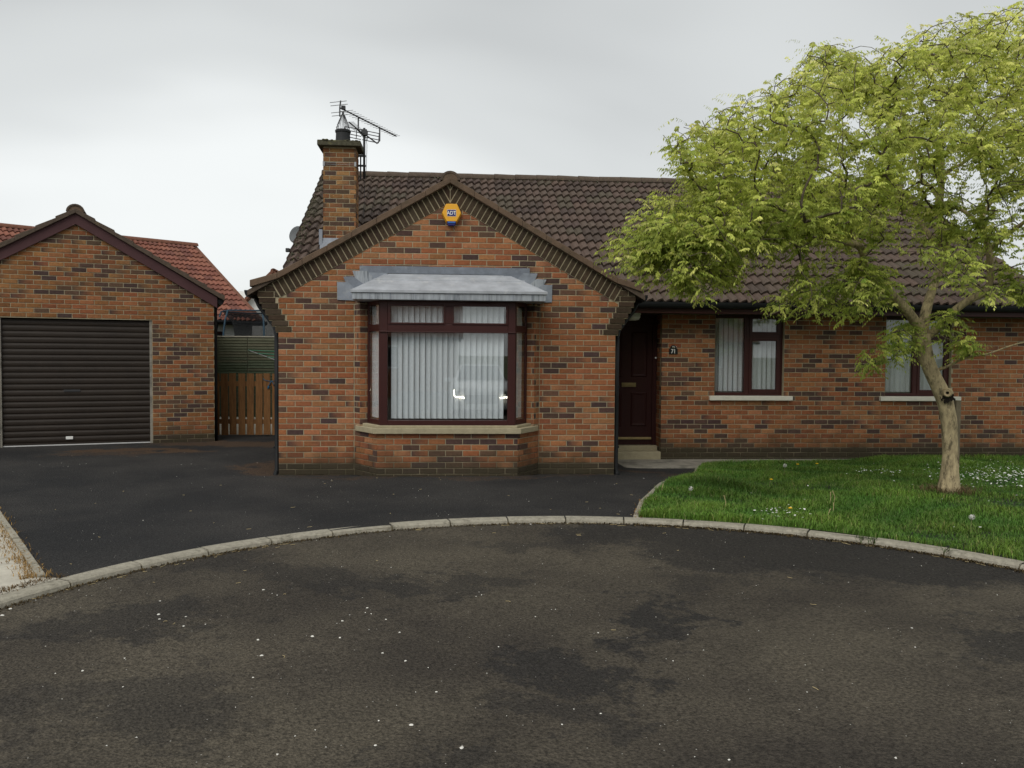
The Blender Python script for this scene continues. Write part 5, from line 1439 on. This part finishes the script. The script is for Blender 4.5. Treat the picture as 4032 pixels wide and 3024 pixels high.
# leaves: pinnate leaves with small drooping leaflets
LV, LC = [], []
cen = np.array([8.1, -2.1, 3.6])
ntip = len(tips)
base, dirs, young = [], [], []
for t in tips:
    p = nodes[t]; pa = nodes[par[t]]; d = p-pa; d /= np.linalg.norm(d)+1e-9
    nl = rs_.randint(6, 11)
    for j in range(nl):
        back = rs_.uniform(0, .80); kk = t
        for _ in range(int(back*15)):
            if fixed[par[kk]]: break
            kk = par[kk]
        q = nodes[kk]+rs_.normal(0, .040, 3)
        az = rs_.uniform(0, 2*PI); h = np.array([math.cos(az), math.sin(az), 0])*.8+d*.7; h[2] = h[2]*.4+rs_.uniform(-.15, .35); h /= np.linalg.norm(h)
        base.append(q); dirs.append(h)
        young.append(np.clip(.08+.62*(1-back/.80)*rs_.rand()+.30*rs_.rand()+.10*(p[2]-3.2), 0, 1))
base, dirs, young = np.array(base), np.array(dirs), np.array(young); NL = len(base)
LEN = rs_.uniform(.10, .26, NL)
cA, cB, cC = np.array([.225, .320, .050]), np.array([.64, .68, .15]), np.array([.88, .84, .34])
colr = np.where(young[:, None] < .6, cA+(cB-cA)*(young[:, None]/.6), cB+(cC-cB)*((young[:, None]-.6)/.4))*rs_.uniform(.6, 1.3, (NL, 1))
sideV = np.cross(dirs, np.array([0, 0, 1.])); sideV /= np.linalg.norm(sideV, axis=1)[:, None]+1e-9
down = np.array([0, 0, -1.])
VV, CC = [], []
for i in range(7):
    t = .18+.82*i/6
    c = base+dirs*(LEN*t)[:, None]+down*(LEN*.28*t*t)[:, None]
    for sg in ((-1, 1) if i < 6 else (0,)):
        ld = sideV*sg*rs_.uniform(.3, .75, (NL, 1))+down*rs_.uniform(.45, 1.0, (NL, 1))+dirs*rs_.uniform(.15, .6, (NL, 1)); ld /= np.linalg.norm(ld, axis=1)[:, None]
        wv = np.cross(ld, dirs+rs_.normal(0, .35, (NL, 3))); wv /= np.linalg.norm(wv, axis=1)[:, None]+1e-9
        ll = rs_.uniform(.024, .050, (NL, 1)); ww = ll*rs_.uniform(.17, .24, (NL, 1))
        VV.append(np.stack([c, c+ld*ll*.5+wv*ww, c+ld*ll, c+ld*ll*.5-wv*ww], 1)); cc_ = colr*rs_.uniform(.85, 1.15, (NL, 1)); CC.append(np.repeat(cc_[:, None], 4, 1))
    # rachis sliver
    if i < 6:
        t2 = .18+.82*(i+1)/6 if i else .18; c0 = base+dirs*(LEN*(t-.14))[:, None]+down*(LEN*.28*(t-.14)**2)[:, None]
        VV.append(np.stack([c0, c0+sideV*.0016, c+sideV*.0016, c], 1)); CC.append(np.repeat((colr*.9)[:, None], 4, 1))
VV = np.concatenate(VV).reshape(-1, 3); CC = np.concatenate(CC).reshape(-1, 3)
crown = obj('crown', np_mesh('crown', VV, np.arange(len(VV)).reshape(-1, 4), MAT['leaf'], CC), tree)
# stake
sb = at(*z7(916, 900), Y=-2.0); sb[2] = .03
st = MB(); st.box((sb[0]-.030, -2.03, -.2), (sb[0]+.030, -1.97, float(at(*z7(918, 632), Y=-2.0)[2])), None)
stake = st.build('tree_stake', MAT['stake'], None); tag(stake, 'weathered grey timber stake beside the tree trunk', 'stake')
stake.rotation_euler = (0, R_(.4), 0)

# ================================================================== LAWN GROWTH
def blades(xy, h, w, lean, cols, name, mat=None, rs_=rs_):
    n = len(xy); z = g_lawn(xy[:, 0], xy[:, 1])+.008
    az = rs_.uniform(0, 2*PI, n); d = np.stack([np.cos(az), np.sin(az)], 1); s_ = np.stack([-d[:, 1], d[:, 0]], 1)
    w = np.broadcast_to(w, n)[:, None]; h = h[:, None]; ln = lean[:, None]
    b = np.c_[xy, z]
    S3 = np.c_[s_*w, np.zeros(n)]
    mid = b+np.c_[d*h*ln*.35, (h*.62)]; tip = b+np.c_[d*h*ln, h*(1-.25*ln)]
    V = np.stack([b-S3, b+S3, mid+S3*.8, mid-S3*.8, tip+S3*.12, tip-S3*.12], 1).reshape(-1, 3)
    i0 = np.arange(n)*6
    F_ = np.concatenate([np.stack([i0, i0+1, i0+2, i0+3], 1), np.stack([i0+3, i0+2, i0+4, i0+5], 1)])
    C_ = np.repeat(cols, 6, 0)
    o = obj(name, np_mesh(name, V, F_, mat or MAT['grass'], C_)); o['kind'] = 'stuff'; return o
n = 200000
u_ = rs_.uniform(0, 1, n*2)**1.0; v_ = rs_.uniform(0, 1, n*2); xy = coons(u_, v_)
pu = np.array([2016+0*xy[:, 0]]); q = np.c_[xy, 0*xy[:, 0]]-CAM; wq = q@AX_F; pxu = 2016+FPX*(q@AX_R)/wq; pxv = 1512+FPX*(q@AX_D)/wq
keep = (wq > .5) & (pxu < 5700) & (pxv < 3600); xy = xy[keep][:n]
nn_ = len(xy)
tuft = np.exp(-(((xy[:, 0]-5.55)/.42)**2+((xy[:, 1]+1.75)/.55)**2))
patch = .5+.5*np.sin(xy[:, 0]*1.9+1.3*np.sin(xy[:, 1]*1.3))*np.cos(xy[:, 1]*1.6+xy[:, 0]*.5)
h = rs_.uniform(.025, .060, nn_)*(1+.5*patch)+.19*tuft*rs_.uniform(.4, 1, nn_)
gc_ = np.array([.112, .215, .031])*(1+.35*(patch[:, None]-.5))*rs_.uniform(.6, 1.4, (nn_, 1))
gc_ *= (1-.35*tuft[:, None]); mixy = rs_.rand(nn_, 1) < .07; gc_ = np.where(mixy, np.array([.24, .27, .09]), gc_)
p2_ = .5+.5*np.sin(xy[:, :1]*3.7+2*np.sin(xy[:, 1:]*2.9))*np.sin(xy[:, 1:]*4.1+1.7*np.sin(xy[:, :1]*2.3)); gc_ = gc_*(1+(p2_-.5)*np.array([.7, .35, .3]))
h = h*(.65+.7*p2_[:, 0])
blades(xy, h, .0034, rs_.uniform(.2, 1.0, nn_), gc_, 'grass')
# dry moss and straw along the edges
k = rs_.randint(0, 36, 1500); e_ = LLEFT[k]+(LLEFT[np.minimum(k+1, 40)]-LLEFT[k])*rs_.rand(1500, 1)+rs_.normal(0, .03, (1500, 2))
blades(e_, rs_.uniform(.008, .03, 1500), .004, rs_.uniform(.6, 1.4, 1500), np.array([.26, .15, .05])*rs_.uniform(.5, 1.3, (1500, 1)), 'dry_moss')
ang = rs_.uniform(0, 2*PI, 900); rd2 = np.abs(rs_.normal(.16, .07, 900)); e_ = np.c_[8.12+rd2*np.cos(ang)*1.25+.05, -2.1+rd2*np.sin(ang)]
blades(e_, rs_.uniform(.05, .14, 900), .0028, rs_.uniform(.4, 1.3, 900), np.array([.17, .12, .06])*rs_.uniform(.5, 1.4, (900, 1)), 'dry_grass')
# daisies (drifts) and single dandelions
dx_ = []
for cx_, cy_, sx, sy, nn in ((9.35, -.85, .42, .35, 150), (10.2, -.5, .5, .4, 190), (5.65, -3.33, .16, .20, 34), (8.35, -.3, .22, .14, 24), (7.6, -2.0, 1.6, 1.3, 22), (9.0, -1.75, .25, .12, 18), (10.6, .3, .8, .5, 50)):
    dx_ += list(np.c_[rs_.normal(cx_, sx, nn), rs_.normal(cy_, sy, nn)])
m = MB()
for x, y in dx_:
    if y > 1.6: continue
    z = float(g_lawn(x, y))+rs_.uniform(.045, .075); r_ = rs_.uniform(.009, .014); tx, ty = rs_.normal(0, .25, 2)
    m.add([(x+r_*math.cos(2*PI*k/7), y+r_*math.sin(2*PI*k/7), z+r_*(tx*math.cos(2*PI*k/7)+ty*math.sin(2*PI*k/7))) for k in range(7)]+[(x, y, z+.004)], [(k, (k+1) % 7, 7) for k in range(7)])
o = m.build('daisies', MAT['daisy'], None); o['kind'] = 'stuff'
def dandelion(x, y, hgt, kind, lean=(.02, 0), label=''):
    z = float(g_lawn(x, y)); t = thing('dandelion', label, 'dandelion', (x, y, z), 'dandelions in the lawn')
    hx, hy = x+lean[0], y+lean[1]
    m = MB(); m.tube([(x, y, z), (x+lean[0]*.4, y+lean[1]*.4, z+hgt*.6), (hx, hy, z+hgt)], .0032, 5); m.build('stem', MAT['stem'], t)
    m = MB()
    if kind == 'clock':
        r0 = random.Random(int(x*100))
        for i in range(70):
            th, ph = r0.uniform(0, 2*PI), math.acos(r0.uniform(-.9, 1)); d = np.array([math.sin(ph)*math.cos(th), math.sin(ph)*math.sin(th), math.cos(ph)]); c = np.array([hx, hy, z+hgt])
            s_ = np.cross(d, (0.3, .2, 1)); s_ /= np.linalg.norm(s_); s2 = np.cross(d, s_); p = c+d*.026
            m.add([p+s_*.006, p+s2*.006, p-s_*.006, p-s2*.006], [(0, 1, 2, 3)]); m.add([c, p+s_*.0006, p-s_*.0006], [(0, 1, 2)])
        m.build('seed_head', MAT['fluff'], t)
    else:
        for lay, r_ in ((0, .021), (.003, .015), (.006, .009)):
            m.lathe((hx, hy, z+hgt+lay), [(r_*.5, -.003), (r_, .001), (r_*.9, .004), (.002, .004)], 12)
        m.build('flower_head', MAT['dyellow'], t)
dandelion(7.03, -4.30, .17, 'clock', (.01, .0), 'large pale dandelion clock standing in the grass near the kerb')
dandelion(6.83, -.54, .18, 'clock', (.01, 0), 'pale dandelion clock on a tall stem before the main wall')
dandelion(5.01, -2.31, .12, 'clock', (.01, 0), 'small dandelion clock beside the tall grass tuft')
dandelion(6.13, -1.78, .14, 'y', (.03, 0), 'yellow dandelion flower leaning beyond the tall grass tuft')
dandelion(5.72, -3.40, .09, 'y', (.0, 0), 'yellow dandelion flower among the daisies by the kerb')
dandelion(7.35, .26, .10, 'y', (.01, 0), 'yellow dandelion flower at the path edge below the window', )
dandelion(7.63, .26, .11, 'y', (.02, 0), 'yellow dandelion flower at the path edge below the window')
# bare seed stalks
for i, (u, v, hh) in enumerate(((2600+318/1.2528, 1700+385/1.2528, .17), (2600+835/1.2528, 1700+370/1.2528, .16), (2600+856/1.2528, 1700+365/1.2528, .16), (2600+850/1.2528, 1700+405/1.2528, .12), (2600+825/1.2528, 1700+430/1.2528, .11), (2600+5/1.2528, 1700+300/1.2528, .12))):
    p = at(u, v, Z=.06); z = float(g_lawn(p[0], p[1])); m = MB(); m.tube([(p[0], p[1], z), (p[0]+.01, p[1], z+hh*.6), (p[0]+random.uniform(-.02, .03), p[1], z+hh)], [.003, .003, .005], 5)
    o = m.build('seed_stalk', MAT['straw']); tag(o, 'bare dry dandelion stalk standing in the lawn', 'plant', 'bare stalks in the lawn')
# litter: white stones and bits of stalk on the tarmac
SP = [(.38, -5.84, 18), (.464, -6.12, 30), (.644, -6.16, 17), (.686, -6.34, 22), (.5, -6.21, 20), (1.489, -6.52, 30), (1.26, -6.83, 26), (1.185, -6.58, 24), (1.0, -5.58, 26), (1.63, -6.24, 22), (-.487, -6.02, 30), (-.47, -6.15, 30), (1.653, -6.54, 22), (1.283, -7.14, 15), (.389, -7.05, 20), (.673, -7.26, 13), (1.118, -5.70, 15), (1.76, -5.98, 22), (1.9, -6.21, 18), (2.0, -6.45, 20), (1.924, -6.79, 20), (2.06, -6.91, 22), (2.128, -7.71, 27), (2.355, -7.94, 30), (1.98, -7.91, 18), (2.825, -7.71, 16), (3.03, -7.59, 14), (3.09, -3.5, 26), (2.236, -7.33, 16), (1.85, -4.99, 14), (3.49, -8.1, 18), (5.176, -6.57, 18), (5.03, -6.56, 10), (4.27, -7.08, 10), (4.2, -8.15, 18), (5.07, -3.98, 16)]
svar = []
for s_ in range(5):
    r0 = np.random.RandomState(s_); m = MB(); V = []
    for j, (rr_, z) in enumerate(((.8, 0), (1, .25), (.7, .6))):
        for k in range(8): t = 2*PI*k/8; V.append((rr_*math.cos(t)*r0.uniform(.75, 1.2), rr_*math.sin(t)*.75*r0.uniform(.75, 1.2), z*r0.uniform(.8, 1.1)))
    m.add(V, [(j*8+k, j*8+(k+1) % 8, (j+1)*8+(k+1) % 8, (j+1)*8+k) for j in range(2) for k in range(8)]+[tuple(range(16, 24))]); svar.append(m.mesh('white_stone', MAT['stone']))
for i, (x, y, mm) in enumerate(SP):
    o = obj('white_stone', svar[i % 5]); o.location = (x, y, float(g_road(x, y))-.001); k = mm/2000*.85; o.scale = (k, k, k*.8); o.rotation_euler = (0, 0, i*1.7)
    tag(o, 'small white stone lying on the dark road surface', 'stone', 'white stones on the road')
m = MB()
for i in range(420):
    if i < 260: t, r_ = rs_.uniform(0, 2*PI), KR*math.sqrt(rs_.rand()); x, y = KC[0]+r_*math.cos(t), KC[1]+r_*math.sin(t); z = float(g_road(x, y))
    else:
        x, y = rs_.uniform(-3.5, 4.5), rs_.uniform(-5, 2.2)
        if math.hypot(x-KC[0], y-KC[1]) < KR+.2 or (y > -.5 and x > -.2): continue
        z = float(g_drive(x, y))
    s_ = rs_.uniform(.002, .006); t = rs_.uniform(0, 6)
    m.add([(x+s_*math.cos(t+q), y+s_*math.sin(t+q), z+.001+.6*s_*(q_ % 2)) for q_, q in enumerate((0, 1.5, 3, 4.6))]+[(x, y, z+s_)], [(0, 1, 4), (1, 2, 4), (2, 3, 4), (3, 0, 4)])
o = m.build('stone_chippings', MAT['stone']); o['kind'] = 'stuff'
m = MB()
for i in range(150):
    if i < 90: t = rs_.uniform(R_(20), R_(165)); r_ = KR-abs(rs_.normal(.03, .04)); x, y = KC[0]+r_*math.cos(t), KC[1]+r_*math.sin(t); az = t+PI/2+rs_.normal(0, .5); z = float(g_road(x, y))+.004
    else:
        x, y = rs_.uniform(-2, 5), rs_.uniform(-7.5, -.6); az = rs_.uniform(0, PI)
        z = float(g_road(x, y) if math.hypot(x-KC[0], y-KC[1]) < KR else g_drive(x, y))+.004
        if KR-.05 < math.hypot(x-KC[0], y-KC[1]) < KR+.2: continue
    L = rs_.uniform(.02, .09) if i < 90 else rs_.uniform(.015, .05); d = np.array([math.cos(az), math.sin(az), 0]); c = np.array([x, y, z]); b_ = np.array([-d[1], d[0], 0])*rs_.uniform(-.012, .012)
    m.tube([c-d*L/2, c+b_, c+d*L/2], .0016, 4)
o = m.build('dry_stalks', MAT['straw']); o['kind'] = 'stuff'
# moss and weeds in the kerb channel and on the footpath edge
n = 3800; t = np.concatenate([rs_.uniform(R_(18), R_(78), 2600), rs_.uniform(R_(78), R_(160), 1200)]); r_ = KR-np.abs(rs_.normal(0, .035, n)); e_ = np.c_[KC[0]+r_*np.cos(t), KC[1]+r_*np.sin(t)]
_gl = g_lawn; g_lawn = lambda x, y: g_road(x, y)-.006
blades(e_, rs_.uniform(.004, .020, n), .005, rs_.uniform(.6, 1.5, n), np.array([.085, .058, .022])*rs_.uniform(.4, 1.4, (n, 1)), 'channel_moss')
g_lawn = lambda x, y: .055+0*x
k = rs_.rand(900)**1.5; e_ = e0+np.outer(k*3.2, ed)+np.outer(rs_.normal(.08, .05, 900), en)
blades(e_, rs_.uniform(.012, .05, 900), .003, rs_.uniform(.5, 1.6, 900), np.array([.38, .23, .07])*rs_.uniform(.4, 1.2, (900, 1)), 'dry_weeds')
t = rs_.uniform(R_(150), R_(160), 500); e_ = np.c_[KC[0]+(KR+.19)*np.cos(t), KC[1]+(KR+.19)*np.sin(t)]+rs_.normal(0, .03, (500, 2))
blades(e_, rs_.uniform(.008, .03, 500), .003, rs_.uniform(.5, 1.6, 500), np.array([.16, .10, .04])*rs_.uniform(.4, 1.2, (500, 1)), 'dry_weeds')
g_lawn = lambda x, y: g_road(x, y)-.004
for cx_, cy_ in ((5.93, -4.43), (6.0, -4.5), (6.42, -4.93)):
    e_ = np.array([[cx_, cy_]])+rs_.normal(0, .018, (22, 2)); blades(e_, rs_.uniform(.04, .09, 22), .0045, rs_.uniform(.3, 1.1, 22), np.array([.08, .115, .035])*rs_.uniform(.6, 1.2, (22, 1)), 'kerb_weed')
g_lawn = _gl

# ================================================================== CAR BEHIND THE CAMERA (seen in the bay window's reflection)
cx_, cy_, cz_ = 3.25, -13.35, -.17
car = thing('car', 'white car with lit running lights parked behind the viewer, mirrored in the bay window', 'car', (cx_, cy_-2, cz_))
hw = .86
def loft(secs, close=True):
    """secs: list of (y, [(x,z)...]) half profiles mirrored"""
    m = MB(); V = []; n = None
    for y, pr in secs:
        full = [(x, z) for x, z in pr]+[(-x, z) for x, z in reversed(pr)]; n = len(full)
        V += [(cx_+x, cy_-y, cz_+z) for x, z in full]
    Fc = [(i*n+k, i*n+(k+1) % n, (i+1)*n+(k+1) % n, (i+1)*n+k) for i in range(len(secs)-1) for k in range(n)]
    Fc += [tuple(range(n)), tuple(range((len(secs)-1)*n, len(secs)*n))[::-1]]
    m.add(V, Fc); return m
body = [(0, [(.60, .28), (.70, .45), (.62, .72)]), (.12, [(.80, .22), (.86, .5), (.74, .86)]), (.9, [(.84, .22), (.90, .55), (.80, .98)]), (1.2, [(.84, .22), (.91, .6), (.82, 1.02)]), (3.6, [(.84, .22), (.91, .6), (.82, 1.05)]), (4.2, [(.80, .25), (.88, .6), (.76, 1.02)]), (4.35, [(.70, .35), (.80, .6), (.70, .9)])]
loft(body).build('body', MAT['carwhite'], car, smooth_=False, bevel=.03)
loft([(1.15, [(.78, 1.0), (.76, 1.02)]), (1.85, [(.74, 1.0), (.60, 1.50)]), (3.3, [(.74, 1.0), (.60, 1.50)]), (4.1, [(.72, 1.0), (.66, 1.05)])]).build('cabin', MAT['carwhite'], car, bevel=.03)
m = MB(); m.add([(cx_-.70, cy_-1.17, cz_+1.06), (cx_+.70, cy_-1.17, cz_+1.06), (cx_+.55, cy_-1.80, cz_+1.47), (cx_-.55, cy_-1.80, cz_+1.47)], [(0, 1, 2, 3)]); m.build('windscreen', MAT['carglass'], car)
m = MB(); m.prism([(cx_-.45, cy_+.012, cz_+.40), (cx_+.45, cy_+.012, cz_+.40), (cx_+.5, cy_+.012, cz_+.66), (cx_-.5, cy_+.012, cz_+.66)], (0, -.05, 0)); m.build('grille', MAT['black'], car)
for sg in (-1, 1):
    m = MB(); m.box((cx_+sg*.72-.10, cy_-.06, cz_+.62), (cx_+sg*.72+.10, cy_-.02, cz_+.76)); m.build('headlight', MAT['carglass'], car)
    m = MB(); m.tube([(cx_+sg*.80, cy_+.0, cz_+.80), (cx_+sg*.795, cy_+.01, cz_+.66), (cx_+sg*.76, cy_+.02, cz_+.60), (cx_+sg*.50, cy_+.03, cz_+.58)], .016, 6); m.build('running_light', MAT['drl'], car)
    m = MB(); m.lathe((0, 0, 0), [(.02, 0), (.09, .02), (.10, .08), (.06, .14)], 12); o = m.build('mirror', MAT['carwhite'], car); o.location = (cx_+sg*.98, cy_-1.35, cz_+.98); o.matrix_parent_inverse = Matrix.Translation(-Vector(car['_w']))
    for yy in (.75, 3.5):
        m = MB(); m.tube([(cx_+sg*.70, cy_-yy, cz_+.31), (cx_+sg*.90, cy_-yy, cz_+.31)], .31, 20); wh = m.build('wheel', MAT['tyre'], car)
        m = MB(); m.tube([(cx_+sg*.895, cy_-yy, cz_+.31), (cx_+sg*.91, cy_-yy, cz_+.31)], .20, 16); m.build('rim', MAT['silver'], wh)

for o in scene.objects:
    if '_w' in o: del o['_w']
